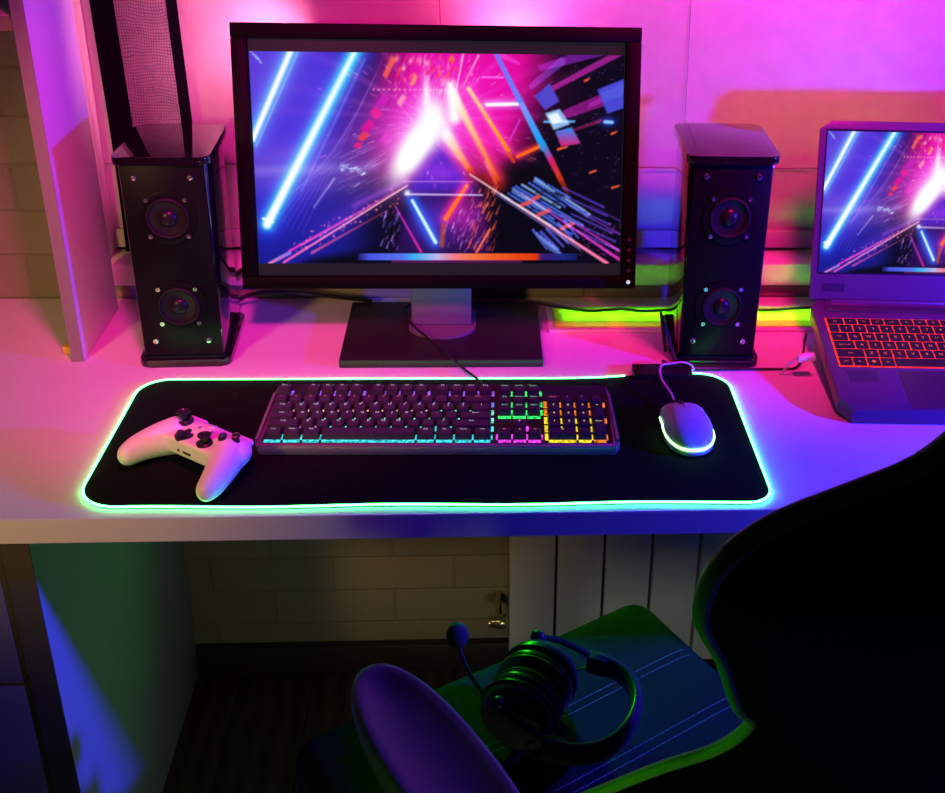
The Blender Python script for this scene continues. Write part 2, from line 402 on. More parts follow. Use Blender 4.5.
# ------------------------------------------------------------------ screen picture (a neon corridor), painted per vertex
def paint(nu, nv):
    U, V = np.meshgrid(np.linspace(0, 1, nu), np.linspace(0, 1, nv))      # V=0 top
    X = U * 1.765; Y = V                                                  # picture units: height = 1
    px = lambda x, y: ((x - 247.8 - 10*(y-52)/213.7) / (623.9 - 3.4*(y-54)/210 - 247.8 - 10*(y-52)/213.7) * 1.765, (y - 53.2) / 211.8)
    K = 1 / 211.8
    I = np.zeros((nv, nu, 3))
    C = lambda r, g, b: np.array([r, g, b]) / 255.
    rng = np.random.RandomState(3)
    def over(a, c):
        nonlocal I
        I = I * (1 - a[..., None]) + c * a[..., None]
    def add(a, c):
        nonlocal I
        I = 1 - (1 - np.clip(I, 0, 1)) * (1 - np.clip(a[..., None] * c, 0, 1))
    def seg(p, q):
        (x0, y0), (x1, y1) = px(*p), px(*q); dx, dy = x1-x0, y1-y0; L2 = dx*dx + dy*dy + 1e-12
        s = ((X-x0)*dx + (Y-y0)*dy) / L2; t = np.clip(s, 0, 1)
        return np.hypot(X-x0-t*dx, Y-y0-t*dy) / K, t
    def line(p, q, w0, w1, c, c2=None, soft=.7, mode='add', a=1.):
        d, t = seg(p, q); w = (w0 + (w1-w0)*t) / 2
        m = np.clip((w + soft - d) / (2*soft), 0, 1) * a
        c = C(*c); col = c if c2 is None else (c + (C(*c2) - c) * t[..., None])
        if mode == 'add': add(m, col)
        else: over(m, col)
    def glow(p, q, s, c, a=1., pw=2):
        d, t = seg(p, q); add(np.exp(-(d/s)**pw) * a, C(*c))
    def poly(pts, c, soft=1., a=1., mode='over', c2=None):
        P = [px(*p) for p in pts]; ar = sum(P[i][0]*P[(i+1) % len(P)][1] - P[(i+1) % len(P)][0]*P[i][1] for i in range(len(P)))
        sg = 1 if ar > 0 else -1; m = np.ones_like(X)
        for i in range(len(P)):
            (x0, y0), (x1, y1) = P[i], P[(i+1) % len(P)]; L = math.hypot(x1-x0, y1-y0) + 1e-9
            d = sg * ((x1-x0)*(Y-y0) - (y1-y0)*(X-x0)) / L / K
            m *= np.clip(d/soft*.5 + .5, 0, 1)
        col = C(*c)
        if c2 is not None:
            ys = [p[1] for p in P]; tt = np.clip((Y - min(ys)) / (max(ys)-min(ys)+1e-9), 0, 1)[..., None]; col = col + (C(*c2) - col) * tt
        if mode == 'add': add(m*a, col)
        else: over(m*a, col)
    def g2(x, y, rx, ry, ang, c, a=1., pw=1.):
        cx, cy = px(x, y); ca, sa = math.cos(math.radians(ang)), math.sin(math.radians(ang))
        u = ((X-cx)*ca + (Y-cy)*sa)/K/rx; v = (-(X-cx)*sa + (Y-cy)*ca)/K/ry
        add(np.exp(-(u*u + v*v)**pw) * a, C(*c))
    xp = U * 374 + 249; yp = V * 212 + 53                                  # approx photo coordinates
    # grounds
    I[:] = C(12, 9, 26)
    lf = np.clip((400 - xp) / 60 + .1, 0, 1) * np.clip((262 - yp + (xp - 290) * .0) / 60, .25, 1)
    over(np.clip((392 - xp - (yp-60)*.15) / 70, 0, 1), C(68, 42, 212)); g2(372, 120, 26, 60, 25, (150, 30, 190), .45)
    over(np.clip((yp - 150) / 90, 0, 1) * np.clip((385 - xp) / 60, 0, 1) * .85, C(22, 26, 140))
    g2(262, 75, 60, 60, 0, (100, 70, 150), .35); g2(300, 170, 90, 25, 0, (120, 90, 160), .45)
    # magenta upper centre
    over(np.clip((xp - 372 + (yp-52)*.12) / 40, 0, 1) * np.clip((560 - xp - (yp-52)*.25) / 40, 0, 1) * np.clip((185 - yp) / 45, 0, 1), C(214, 8, 138))
    g2(470, 80, 70, 40, 0, (240, 10, 130), .6); g2(478, 130, 34, 30, 20, (235, 10, 60), .65)
    # rays out of the centre
    cx, cy = 432, 118
    th = np.arctan2(yp - cy, xp - cx); rr = np.hypot(xp - cx, yp - cy)
    ray = sum(np.cos(th*k + f) for k, f in ((17, .4), (29, 2.), (43, 1.))) / 3
    add(np.clip(ray, 0, 1) * np.exp(-rr/70) * .55 * (yp < 190), C(255, 90, 220))
    # dark right side wall with streaks
    poly([(520, 48), (640, 48), (640, 280), (590, 280), (476, 186), (540, 150)], (14, 9, 28), 14)
    line((628, 46), (548, 88), 7, 5, (150, 22, 130), a=.9); line((600, 48), (540, 66), 12, 6, (110, 20, 150), a=.8)
    line((608, 95), (566, 111), 13, 9, (130, 14, 112), a=.9); line((622, 88), (590, 102), 6, 5, (110, 20, 110), a=.7)
    line((600, 118), (560, 132), 4, 2, (120, 20, 60), a=.8); line((560, 60), (530, 84), 8, 6, (60, 40, 140), a=.8)
    for _ in range(130):
        x, y = rng.uniform(530, 622), rng.uniform(56, 190)
        g2(x, y, rng.uniform(.5, 1.1), .6, 0, (150, 60, 190), rng.uniform(.2, .6))
    poly([(532.8, 94.5), (548, 81), (558, 99), (543.5, 108)], (82, 70, 205)); poly([(543.5, 111), (558.5, 106.7), (569, 121.7), (552.5, 127.7)], (150, 195, 250), a=.95)
    poly([(546, 113), (556, 110), (562, 119), (552, 122)], (235, 248, 255)); line((543, 119.5), (573, 119), 2.2, 2.2, (90, 170, 255))
    poly([(554, 129), (570.7, 124.7), (580, 141), (560, 144.4)], (50, 140, 250), c2=(225, 30, 120)); line((557, 147), (566, 144.5), 2.5, 1.5, (255, 90, 20))
    poly([(596.5, 87), (624, 76), (624, 105), (607, 111)], (72, 72, 212)); poly([(600, 90), (624, 80), (624, 92), (603, 100)], (90, 100, 225), a=.6)
    line((604.5, 119), (612, 119.5), 3.2, 3.2, (120, 190, 255)); g2(608, 119, 8, 5, 0, (40, 60, 255), .7)
    for x, y, l in ((614, 130, 5), (593, 169.5, 6), (616, 185, 7), (586, 77.5, 4)): line((x-l/2, y+1), (x+l/2, y-1), 2.4, 1.6, (230, 80, 30))
    # dark middle mass under the right beams
    poly([(495, 168), (530, 160), (566, 172), (572, 195), (520, 192), (490, 186)], (14, 9, 20), 8, a=.95)
    # left beams
    glow((291, 50), (251, 139), 13, (30, 80, 235), .8); glow((291, 50), (251, 139), 6.5, (0, 170, 255), .9); line((290, 50), (251.5, 139), 5, 5, (255, 255, 255), soft=1.6)
    line((296, 54), (255, 146), 2, 2, (110, 120, 255), a=.5)
    glow((354, 50), (266, 224), 16, (20, 40, 235), .8); glow((354, 50), (266, 224), 7.5, (0, 205, 255), 1.1); line((354, 49), (265.5, 225), 4, 8, (255, 255, 255), soft=2)
    line((362, 60), (300, 190), 3, 2, (90, 110, 255), a=.35)
    line((262, 219), (271, 222), 3, 3, (230, 240, 255))
    line((250, 171), (372, 166), 9, 7, (120, 110, 235), a=.35, soft=4)
    line((332, 178), (312, 207), 2., .8, (170, 170, 255), a=.7, soft=1.2)
    for i in range(4): line((249+i*3, 53+i*3.5), (257+i*1.2, 60+i*1.5), 1, 1, (140, 200, 255), a=.7)
    for _ in range(34):
        x = rng.uniform(336, 362); y = 166 + (x - 336)*.22 + rng.normal(0, 1.6); line((x, y), (x + rng.uniform(1, 4), y + rng.uniform(-1, 1)), rng.uniform(.8, 2.2), .6, ((200, 235, 255), (90, 190, 255), (140, 120, 255))[rng.randint(3)], a=rng.uniform(.3, .95))
    # magenta tiles left of the burst
    for pts, c in (([(367, 111), (374, 105), (380, 113), (373, 120)], (235, 20, 130)), ([(358, 128), (367, 117), (373, 124), (364, 133)], (215, 10, 130)), ([(355, 138), (361, 130), (368, 134), (360, 141)], (240, 50, 60)), ([(351, 146), (354, 141), (360, 142), (358, 148)], (235, 30, 110)),
                   ([(373, 104), (380, 93), (387, 97), (381, 106)], (190, 20, 170)), ([(380, 75), (389, 55), (393, 60), (384, 79)], (245, 90, 70)), ([(394, 102), (400, 93), (404, 96), (398, 106)], (255, 130, 130)), ([(407, 84), (411, 72), (415, 76), (411, 85)], (255, 140, 60)),
                   ([(377, 140), (385, 128), (390, 134), (384, 145)], (200, 20, 150))): poly(pts, c, 1.2, .92)
    for x, y, r, c in ((394, 59, 3.5, (255, 120, 50)), (408, 61, 3, (255, 140, 90)), (416, 60, 3.5, (255, 110, 30)), (425, 63, 3, (255, 140, 40)), (440, 80, 4, (255, 100, 20)), (446, 67, 3, (255, 80, 20)), (401, 68, 2.5, (255, 200, 200)), (437, 91, 2.5, (255, 90, 20)), (450, 58, 2.5, (255, 90, 30))): g2(x, y, r*.7, r, 20, c, .9)
    for i in range(14): g2(371 + i*5.2, 89 + .3*math.sin(i*2), 1.2, 1.1, 0, (255, 130, 110), .9)
    for _ in range(60): g2(rng.uniform(392, 470), rng.uniform(54, 95), .8, rng.uniform(1, 3), 15, (255, rng.randint(60, 160), 90), rng.uniform(.3, .8))
    # burst
    g2(420, 130, 52, 44, -55, (240, 50, 210), .95); g2(418, 138, 44, 24, -55, (255, 170, 245), .95); g2(413, 146, 38, 13.5, -56, (255, 255, 255), 1.35, 1.6); g2(446, 135, 20, 6, 62, (255, 240, 245), .9)
    g2(430, 118, 13, 22, 0, (255, 255, 255), 1.1); g2(424, 95, 4, 22, 0, (255, 235, 255), .9)
    line((446, 126), (410, 168), 4, 4, (70, 130, 255), a=.7, soft=3)
    for _ in range(26):
        a = rng.uniform(0, 2*PI); l = rng.uniform(24, 46); line((420, 132), (420 + l*math.cos(a), 132 + l*math.sin(a)), 1.6, .4, (255, 190, 250), a=.35)
    # blue floor glow below burst
    poly([(405, 182), (440, 140), (470, 180), (480, 194), (400, 194)], (70, 30, 200), 8, .8); g2(440, 172, 26, 10, 0, (120, 30, 220), .6)
    # orange beams
    glow((451, 92), (495, 176), 9, (255, 40, 60), .8); line((450, 92), (496, 178), 9, 2, (255, 250, 235), (255, 110, 10), soft=2, mode='over')
    line((448, 84), (452, 116), 9, 12, (255, 255, 250), soft=4)
    glow((446, 140), (468, 168), 8, (255, 30, 60), .8); line((444, 134), (468, 169), 9, 4, (255, 245, 250), (255, 120, 30), soft=2, mode='over')
    glow((466, 87), (506, 149), 6, (255, 50, 80), .9); line((466, 87), (506.5, 149), 3.6, 4, (255, 215, 160), (255, 130, 20), mode='over'); line((507, 152), (512, 160), 4, 3, (230, 70, 20), a=.8, mode='over')
    glow((516, 154), (537, 144), 4, (255, 40, 20), .8); line((516, 154.5), (538, 144.5), 3, 3, (255, 110, 20), mode='over'); line((476, 55), (461, 84), 2.5, 1, (255, 150, 140), a=.8)
    line((461, 52), (453, 92), 1.6, 1.2, (255, 200, 240), a=.8); line((494, 52), (516, 62), 6, 3, (230, 80, 200), a=.5)
    line((480, 76), (501, 76), 2, 2, (200, 110, 255), a=.8); glow((485, 102.5), (516, 101.5), 5, (60, 140, 255), .8); line((485, 103), (516, 102), 3.6, 3.2, (220, 245, 255))
    line((508, 138), (518, 118), 1.6, 1.6, (130, 60, 230), a=.8)
    line((494, 54), (541, 142), 4.5, 6, (125, 110, 250), (70, 150, 255), mode='over'); line((520, 103), (542, 146), 5, 6, (140, 150, 255), (0, 165, 245), mode='over')
    line((541, 141), (551, 160), 6, 6, (30, 160, 240), (215, 30, 130), mode='over'); line((550, 158), (560, 178), 6, 5, (210, 30, 110), (220, 60, 20), mode='over'); line((559, 176), (567, 192), 5, 4, (200, 50, 20), (60, 20, 20), mode='over')
    line((470, 172), (497, 184), 10, 12, (170, 25, 10), a=.5, soft=4, mode='over'); line((484, 160), (494, 182), 4, 3, (255, 80, 20), a=.6)
    # lower left rails
    poly([(403, 184), (300, 262), (262, 268), (380, 268), (386, 240), (412, 196)], (12, 10, 26), 5)
    g2(345, 215, 50, 12, -35, (70, 30, 190), .5); line((404, 180), (352, 205), 7, 3, (150, 60, 230), a=.55, soft=3)
    line((405, 184.5), (282, 264), 1.2, 2.6, (255, 190, 170), (230, 60, 60)); line((404, 186), (300, 246), .8, 1.6, (200, 60, 40), a=.8)
    line((392, 191), (288, 252), 1.2, 2.4, (150, 30, 160), (230, 20, 110)); line((385, 210), (310, 254), 1, 3, (120, 30, 30), (215, 60, 20), a=.8); line((288, 254), (268, 265), 4, 3, (120, 90, 220), (225, 110, 70))
    for _ in range(60):
        s = rng.uniform(0, 1); x = 395 - 105*s + rng.uniform(-2, 2); y = 192 + 55*s + rng.uniform(-7, 12); g2(x, y, 1.1, .9, 0, (255, 110, 70), rng.uniform(.3, .9))
    # lower centre
    poly([(388, 262), (410, 196), (480, 196), (492, 262)], (40, 14, 70), 4); g2(428, 222, 22, 26, 0, (40, 30, 190), .8); g2(462, 215, 20, 22, 0, (150, 16, 110), .9)
    for _ in range(90):
        left = rng.rand() < .5; x = rng.uniform(378, 398) if left else rng.uniform(440, 478); y = rng.uniform(212, 253)
        l = rng.uniform(2, 7); line((x, y), (x + l*.35, y - l), rng.uniform(.7, 1.8), .6, (90, 80, 220) if rng.rand() < .6 else (170, 120, 230), a=rng.uniform(.3, .8))
    for _ in range(60):
        x = rng.uniform(466, 496); y = rng.uniform(190, 252); l = rng.uniform(2, 9); line((x, y), (x + l*.45, y - l), rng.uniform(.8, 2.2), .8, (235, 80, 20), a=rng.uniform(.3, .9))
    line((475, 253), (488, 230), 2.6, 2.2, (245, 95, 20)); line((507, 250), (510, 246), 3.5, 2.5, (240, 110, 40))
    glow((410, 200), (433, 243), 7, (0, 90, 255), .9); line((410, 200), (433.5, 243), 3, 3.6, (190, 245, 255))
    line((393, 206), (419, 253), 1.6, 2.4, (150, 30, 180), (225, 20, 90))
    glow((464, 184), (444, 218), 6, (255, 20, 60), .9); line((465, 184), (443.6, 218.5), 3, 4.5, (255, 120, 30), mode='over'); line((441, 225), (440, 246), 4, 4, (235, 80, 20), a=.7, soft=2, mode='over')
    line((400, 180.5), (470, 180.5), 1, 1, (190, 120, 230), a=.8); line((403, 193.5), (480, 194), 1.8, 1.2, (225, 190, 255)); g2(405, 192, 3, 3, 0, (230, 240, 255), 1.)
    # lower right floor
    poly([(500, 196), (560, 262), (486, 262), (496, 220)], (12, 8, 24), 4)
    for k in range(11):
        s = k / 10.; p = (500 + 36*s, 194 - 18*s); l = 50 + 18*math.sin(k*1.7); q = (p[0] + l, p[1] + l*.62)
        line((p[0]+4*math.sin(k), p[1]), q, 2.2, 2.4, (70, 110, 250) if k % 3 else (140, 190, 255), a=.85)
    for _ in range(120):
        x, y = rng.uniform(505, 600), rng.uniform(176, 250); line((x, y), (x + rng.uniform(2, 7), y + rng.uniform(1, 4)), rng.uniform(.8, 1.8), .8, (10, 8, 26), mode='over', a=rng.uniform(.5, 1.))
    for x, y in ((521, 203), (527, 201), (538, 213), (545, 210), (562, 227), (569, 224), (534, 196)): poly([(x-4, y+1), (x+3, y-3), (x+6, y), (x-1, y+4)], (235, 80, 80), 1, .9)
    for k in range(6):
        line((562 + k*3, 186 + k*9), (604 + k*3, 206 + k*9), 1.6, 2.2, (95, 60, 220), a=.7)
    for k in range(5): line((540 + k*6, 232 - k*3), (558 + k*5, 250 - k*3), 3, 2, (80, 90, 240), a=.8)
    for k in range(6): line((532 + k*4, 230 + k*3.2), (546 + k*4, 250 + k*2), 2.4, 1.2, (90, 120, 250), a=.8)
    line((468, 173), (608, 265), 1.2, 3.4, (255, 210, 215), (255, 110, 160)); line((490, 190), (580, 250), 1, 1.5, (140, 120, 220), a=.8)
    line((520, 192), (622, 262), 1.2, 3, (150, 60, 220), (225, 40, 170)); line((560, 214), (624, 254), 1, 2.4, (130, 40, 190), (210, 40, 180)); line((585, 214), (624, 236), 1, 2, (120, 40, 180), a=.8); line((590, 204), (624, 222), 1, 1.6, (90, 40, 160), a=.7)
    for _ in range(70): g2(rng.uniform(580, 622), rng.uniform(222, 258), 1.1, .6, 30, (190, 50, 190), rng.uniform(.2, .7))
    # fine grain: shimmering fragments
    for _ in range(150):
        a = rng.uniform(0, 2*PI); d = rng.uniform(28, 120); x, y = 432 + d*math.cos(a), 118 + d*math.sin(a)*.8
        if not (252 < x < 620 and 56 < y < 185): continue
        l = rng.uniform(2, 7); c = ((255, 60, 200), (255, 120, 60), (120, 100, 255), (255, 200, 240))[rng.randint(4)]
        line((x, y), (x + l*math.cos(a), y + l*math.sin(a)*.8), rng.uniform(.5, 1.4), .5, c, a=rng.uniform(.2, .7))
    for _ in range(26):
        x, y = rng.uniform(392, 455), rng.uniform(53, 78); h = rng.uniform(3, 8); w_ = rng.uniform(1.5, 3.5)
        poly([(x, y), (x + w_, y - h*.3), (x + w_ - h*.35, y + h*.7), (x - h*.35, y + h)], ((235, 30, 110), (255, 110, 40), (180, 10, 140), (255, 70, 50))[rng.randint(4)], .8, rng.uniform(.5, .95))
    for _ in range(30):
        x, y = rng.uniform(330, 378), rng.uniform(150, 200); line((x, y), (x + 14, y - 7), .9, .5, (150, 120, 255), a=rng.uniform(.15, .45))
    for k in range(9):
        line((380 - k*6, 60 + k*13), (300 - k*5, 235 - k*3), 1, 1, (110, 90, 240), a=.22)
    # light bar along the bottom
    bar = ((yp > 254.5) & (yp < 261.5)).astype(float)
    xs = [248, 349, 362, 395, 408, 432, 450, 470, 500, 535, 541, 565, 600]
    cs = np.array([(12, 9, 26), (30, 20, 90), (75, 90, 240), (90, 120, 245), (60, 185, 250), (200, 190, 250), (255, 130, 140), (255, 120, 60), (250, 90, 30), (235, 60, 15), (60, 30, 120), (30, 40, 130), (12, 9, 26)]) / 255.
    col = np.stack([np.interp(xp, xs, cs[:, k]) for k in range(3)], -1)
    am = bar * ((xp > 350) & (xp < 578)); I = I * (1 - am[..., None]*.95) + col * am[..., None]*.95
    add(((yp > 261.5) & (yp < 265)) * ((xp > 385) & (xp < 520)) * .35, C(200, 40, 150))
    I = np.clip(I, 0, 1)
    return np.where(I <= .04045, I / 12.92, ((I + .055) / 1.055) ** 2.4)

def picture_mat():
    m = bpy.data.materials.new('screen picture'); m.use_nodes = True; nt = m.node_tree; nt.nodes.clear()
    a = nt.nodes.new('ShaderNodeAttribute'); a.attribute_name = 'picture'
    e = nt.nodes.new('ShaderNodeEmission'); o = nt.nodes.new('ShaderNodeOutputMaterial'); e.inputs['Strength'].default_value = 1.0
    nt.links.new(a.outputs['Color'], e.inputs['Color']); nt.links.new(e.outputs[0], o.inputs['Surface'])
    return m
M_pic = picture_mat()
def picture_mesh(name, w, h, nu, nv):
    img = paint(nu, nv)
    xs = np.linspace(-w/2, w/2, nu); zs = np.linspace(h, 0, nv)
    co = np.zeros((nv, nu, 3)); co[..., 0] = xs[None, :]; co[..., 2] = zs[:, None]
    idx = np.arange(nu*nv).reshape(nv, nu)
    q = np.stack([idx[1:, :-1], idx[1:, 1:], idx[:-1, 1:], idx[:-1, :-1]], -1).reshape(-1, 4)
    me = bpy.data.meshes.new(name)
    me.from_pydata(co.reshape(-1, 3).tolist(), [], q.tolist())
    at = me.attributes.new('picture', 'FLOAT_COLOR', 'POINT')
    rgba = np.ones((nu*nv, 4), np.float32); rgba[:, :3] = img.reshape(-1, 3); at.data.foreach_set('color', rgba.ravel())
    return me

# ------------------------------------------------------------------ monitor
t = thing('monitor', 'black desktop monitor on a square stand showing a neon corridor', 'monitor', (-.007, .428, .0003))
tilt = rot(-math.degrees(.219), 'X')            # top leans back
TM = Matrix.Translation((0, 0, .0907)) @ tilt   # local: x right, z up the screen, -y to the viewer
W, H = .2785, .364
bm = bmesh.new()
box(bm, -W, W, .012, .040, 0, H, bev=.004)
for a in ((-W, W, .344, H), (-W, W, 0, .0175), (-W, -.2575, .0175, .344), (.2575, W, .0175, .344)): box(bm, a[0], a[1], -.002, .0125, a[2], a[3], bev=.0015)
bmesh.ops.transform(bm, matrix=TM, verts=bm.verts[:])
housing = ob('housing', bm, M_bezel, t)
bm = B(-.2, .2, .0405, .062, .05, .31, bev=.012); bmesh.ops.transform(bm, matrix=TM, verts=bm.verts[:]); ob('rear_bulge', bm, M_bezel, t)
bm = B(-.2573, .2573, .009, .0115, .0177, .3438); bmesh.ops.transform(bm, matrix=TM, verts=bm.verts[:])
panel = ob('screen', bm, mat('lit black screen', (.006, .005, .007), .3, spec=.08, emit=(.55, .42, .62), estr=.022), t, smooth=False)
me = picture_mesh('picture', .512, .2915, 380, 216)
me.transform(TM @ Matrix.Translation((0, .0086, .035)))
p = link('picture', me, M_pic, panel, smooth=False); p['label'] = 'bright neon corridor picture in blue, magenta and orange'
for k, zz in enumerate((.026, .041, .056, .071)):
    bm = bmesh.new(); lathe(bm, [(0, .0012), (.0022, .0012), (.0026, 0)], 12, TM @ Matrix.Translation((.268, -.002, zz)) @ rot(90, 'X')); ob('button', bm, mat('button mark', (.06, .06, .09), .4), t)
bm = bmesh.new(); lathe(bm, [(0, .0014), (.0026, .0014), (.003, 0)], 12, TM @ Matrix.Translation((.268, -.002, .0095)) @ rot(90, 'X')); o = ob('power_light', bm, emis('power light', (.75, .8, 1), .8), t)
# stand
ob('stand_base', B(-.142, .144, -.071, .128, .0003, .0125, bev=.0018), M_base, t)
bm = bmesh.new(); pts = [(-.048, .046)] + [(-.0005 - .051*math.cos(a), .046 - .040*math.sin(a)) for a in [PI*i/24 for i in range(25)]] + [(.047, .046)]
bm = prism(bmesh.new(), [(-.05, .09)] + [(-.0005 - .0495*math.cos(a), .034 - .040*math.sin(a)) for a in [PI*i/24 for i in range(25)]] + [(.049, .09)], .0128, .0165, bev=.001)
ob('stand_foot', bm, M_alu, t)
bm = bmesh.new(); box(bm, -.046, .0425, .034, .070, .0168, .135, bev=.003); ob('stand_column', bm, M_alu, t)
bm = bmesh.new(); lathe(bm, [(0, .001), (.0042, .001), (.0042, 0)], 16, Matrix.Translation((-.021, .0335, .0885)) @ rot(90, 'X')); ob('cable_hole', bm, M_darkgap, t)

# ------------------------------------------------------------------ speakers
def make_speaker(label, x, y, rz, sz=1):
    t = thing('speaker', label, 'speaker', (x, y, .0003), (0, 0, rz), 'speakers beside the monitor'); t.scale = (1, 1, sz)
    ob('base_plate', prism(bmesh.new(), rrect(-.062, .062, -.079, .079, .013), 0, .011, bev=.002), M_gloss, t)
    ob('foot_gap', prism(bmesh.new(), rrect(-.056, .056, -.073, .073, .010), .0112, .0148), M_rubber, t)
    ob('top_plate', prism(bmesh.new(), rrect(-.062, .062, -.079, .079, .013), .291, .302, bev=.002), M_gloss, t)
    bm = B(-.0545, .0545, -.072, .072, .015, .2908, bev=.003)
    ob('cabinet', bm, M_gloss, t)
    ob('front_baffle', B(-.0525, .0525, -.0745, -.0722, .0165, .2895, bev=.001), M_spface, t)
    R = rot(90, 'X')
    for zc in (.2185, .0915):
        T = Matrix.Translation((.001, -.0746, zc)) @ R
        w = ob('woofer', lathe(bmesh.new(), [(.0375, 0), (.0375, .0018), (.034, .0026), (.0295, .0026), (.0285, .0012)], 40, T), M_spface, t)
        ob('surround', lathe(bmesh.new(), [(.0290, .0010), (.0282, .0040), (.0262, .0052), (.0240, .0042), (.0228, .0015)], 40, T), M_rubber, w)
        ob('cone', lathe(bmesh.new(), [(.0232, .0018), (.018, .0008), (.0125, .0003), (.0118, .0002), (.0, .0002)], 40, T), M_cone, w)
        ob('dust_cap', lathe(bmesh.new(), [(.0122, .0005), (.0105, .0032), (.0075, .0052), (.004, .0062), (0, .0066)], 32, T), M_cone, w)
        for sx in (-1, 1):
            for sz in (-1, 1):
                S = Matrix.Translation((.001 + sx*.0245, -.0746, zc + sz*.0255)) @ R
                b_ = lathe(bmesh.new(), [(0, .0030), (.0012, .0030), (.0014, .0036), (.0030, .0036), (.0034, .0024)], 14, S)
                ob('screw', b_, M_chrome, w)
    for sx in (-1, 1):
        for zz in (.2735, .0395):
            S = Matrix.Translation((sx*.0355, -.0746, zz)) @ R
            bm = lathe(bmesh.new(), [(0, .0012), (.0016, .0012), (.0019, .0030), (.0034, .0028), (.0044, .0014), (.0046, 0)], 16, S)
            ob('bolt', bm, M_chrome, t)
    return t
make_speaker('black two-driver speaker beside the white shelf panel, in front of the dark curtain', -.3645, .443, math.radians(2.2))
make_speaker('black two-driver speaker between the monitor and the laptop', .3845, .4315, math.radians(-1.2), 1.033)

# ------------------------------------------------------------------ mouse pad with its light strip and hub
PADM = Matrix.Translation((-.41, .0165, .0003)) @ rot(-.4, 'Z')
t = thing('mouse_pad', 'black extended desk mat with a glowing green edge', 'mouse pad', (0, 0, 0)); t.matrix_world = PADM
pts = rrect(0, .8, 0, .305, [.034, .040, .048, .030], 10)
def bulge(x, y):
    if y > .15:
        y += .016 * math.exp(-((x - .725)/.075)**2) * min(1, (y-.15)/.1)
    if y < .1: y += .0016*math.sin(x*22) * (1 - y/.1)
    return x, y
pts = rrect(.0, .8, .0, .305, [.034, .040, .048, .030], 10)
dense = []
for i in range(len(pts)):
    a, b = Vector(pts[i]), Vector(pts[(i+1) % len(pts)]); n = max(1, int((b-a).length / .012))
    for k in range(n): dense.append(bulge(*a.lerp(b, k/n)))
ob('cloth', prism(bmesh.new(), dense, 0, .0032), M_pad, t, smooth=False)
N = len(dense)
seg_ = [(x, y, .0030) for x, y in dense]
cen = Vector((.4, .15, 0))
hx0, hx1 = .668, .752
run, cur = [], []
order = [i for i in range(N) if not (seg_[i][1] > .28 and hx0 < seg_[i][0] < hx1)]
st = next(i for i in order if (i - 1) % N not in order)
while st in order and len(cur) < len(order): cur.append(seg_[st]); st = (st + 1) % N
ob('edge_light', tube(bmesh.new(), cur, .0014, 8), M_strip, t)
ob('light_controller', B(hx0+.001, hx1-.001, .301, .334, .0002, .0115, bev=.002), M_black, t)

# ------------------------------------------------------------------ keyboard
KZ = .0046
t = thing('keyboard', 'full size black mechanical keyboard with rainbow backlight on the black mat', 'keyboard', (-.003, .1265, KZ), (math.radians(2.8), 0, math.radians(-1.2)))
hw = .2235
bm = bmesh.new()
prism(bm, [(-hw+.006, -.008), (hw-.006, -.008), (hw, .004), (hw-.004, .112), (hw-.008, .140), (-hw+.008, .140), (-hw+.004, .112), (-hw, .004)], 0, .0115, bev=.0012)
ob('frame', bm, M_kcase, t)
for s in (-1, 1):   # raised side rails
    bm = prism(bmesh.new(), [(s*(hw-.0005), .004), (s*(hw-.0045), .112), (s*(hw-.0085), .112), (s*(hw-.0045), .004)][::s], .0116, .0165, bev=.0008)
    ob('side_rail', bm, M_kcase, t)
ob('front_lip', B(-hw+.004, hw-.004, -.0075, -.0005, .0116, .0135, bev=.001), M_kcase, t)
ob('key_plate', B(-hw+.0085, hw-.0085, .0005, .1385, .0116, .0126), M_kplate, t)
ob('foot', B(-.19, -.15, .118, .130, -.006, -.0003, bev=.001), M_rubber, t); ob('foot', B(.15, .19, .118, .130, -.006, -.0003, bev=.001), M_rubber, t)
u = .0186; X0 = -hw + .0095; RY = [.0035, .0223, .0411, .0599, .0787, .106]     # row fronts, bottom to top
GL = {n: emis('key light ' + n, c, s) for n, c, s in (('violet', (.42, .12, 1), 1.0), ('pink', (1, .25, .85), 1.0), ('peach', (1, .62, .42), 1.0), ('mint', (.25, 1, .72), 1.0), ('teal', (.08, .85, .8), 1.0), ('cyan', (.06, .75, .85), 1.15), ('green', (.05, 1, .18), 1.2), ('magenta', (1, .06, .9), 1.2), ('orange', (1, .22, .02), 1.2), ('yellow', (1, .70, .03), 1.2), ('blue', (.2, .2, 1), 1.1))}
keys = []   # x(u), w(u), row, legend, sub-legend, glow, legendmat
def rowk(row, x, items, glow, lm):
    for it in items:
        if isinstance(it, (int, float)): x += it; continue
        s, w = it if isinstance(it, tuple) else (it, 1)
        keys.append((x, w, row, s, glow(x) if callable(glow) else glow, lm)); x += w
rowk(5, 0, ['Esc', 1, 'F1', 'F2', 'F3', 'F4', .5, 'F5', 'F6', 'F7', 'F8', .5, 'F9', 'F10', 'F11', 'F12'], 'violet', M_leg)
rowk(4, 0, ['~', '1', '2', '3', '4', '5', '6', '7', '8', '9', '0', '-', '=', ('Back', 2)], lambda x: 'violet' if x < 5 else ('pink' if x < 9 else 'blue'), M_legR)
rowk(3, 0, [('Tab', 1.5), 'Q', 'W', 'E', 'R', 'T', 'Y', 'U', 'I', 'O', 'P', '[', ']', ('\\', 1.5)], lambda x: 'peach' if x < 10.4 else 'mint', M_leg)
rowk(2, 0, [('Caps', 1.75), 'A', 'S', 'D', 'F', 'G', 'H', 'J', 'K', 'L', ';', "'", ('Enter', 2.25)], lambda x: 'pink' if x < 2 else 'mint', M_leg)
rowk(1, 0, [('Shift', 2.25), 'Z', 'X', 'C', 'V', 'B', 'N', 'M', ',', '.', '/', ('Shift', 2.75)], lambda x: 'pink' if x < 3 else 'teal', M_leg)
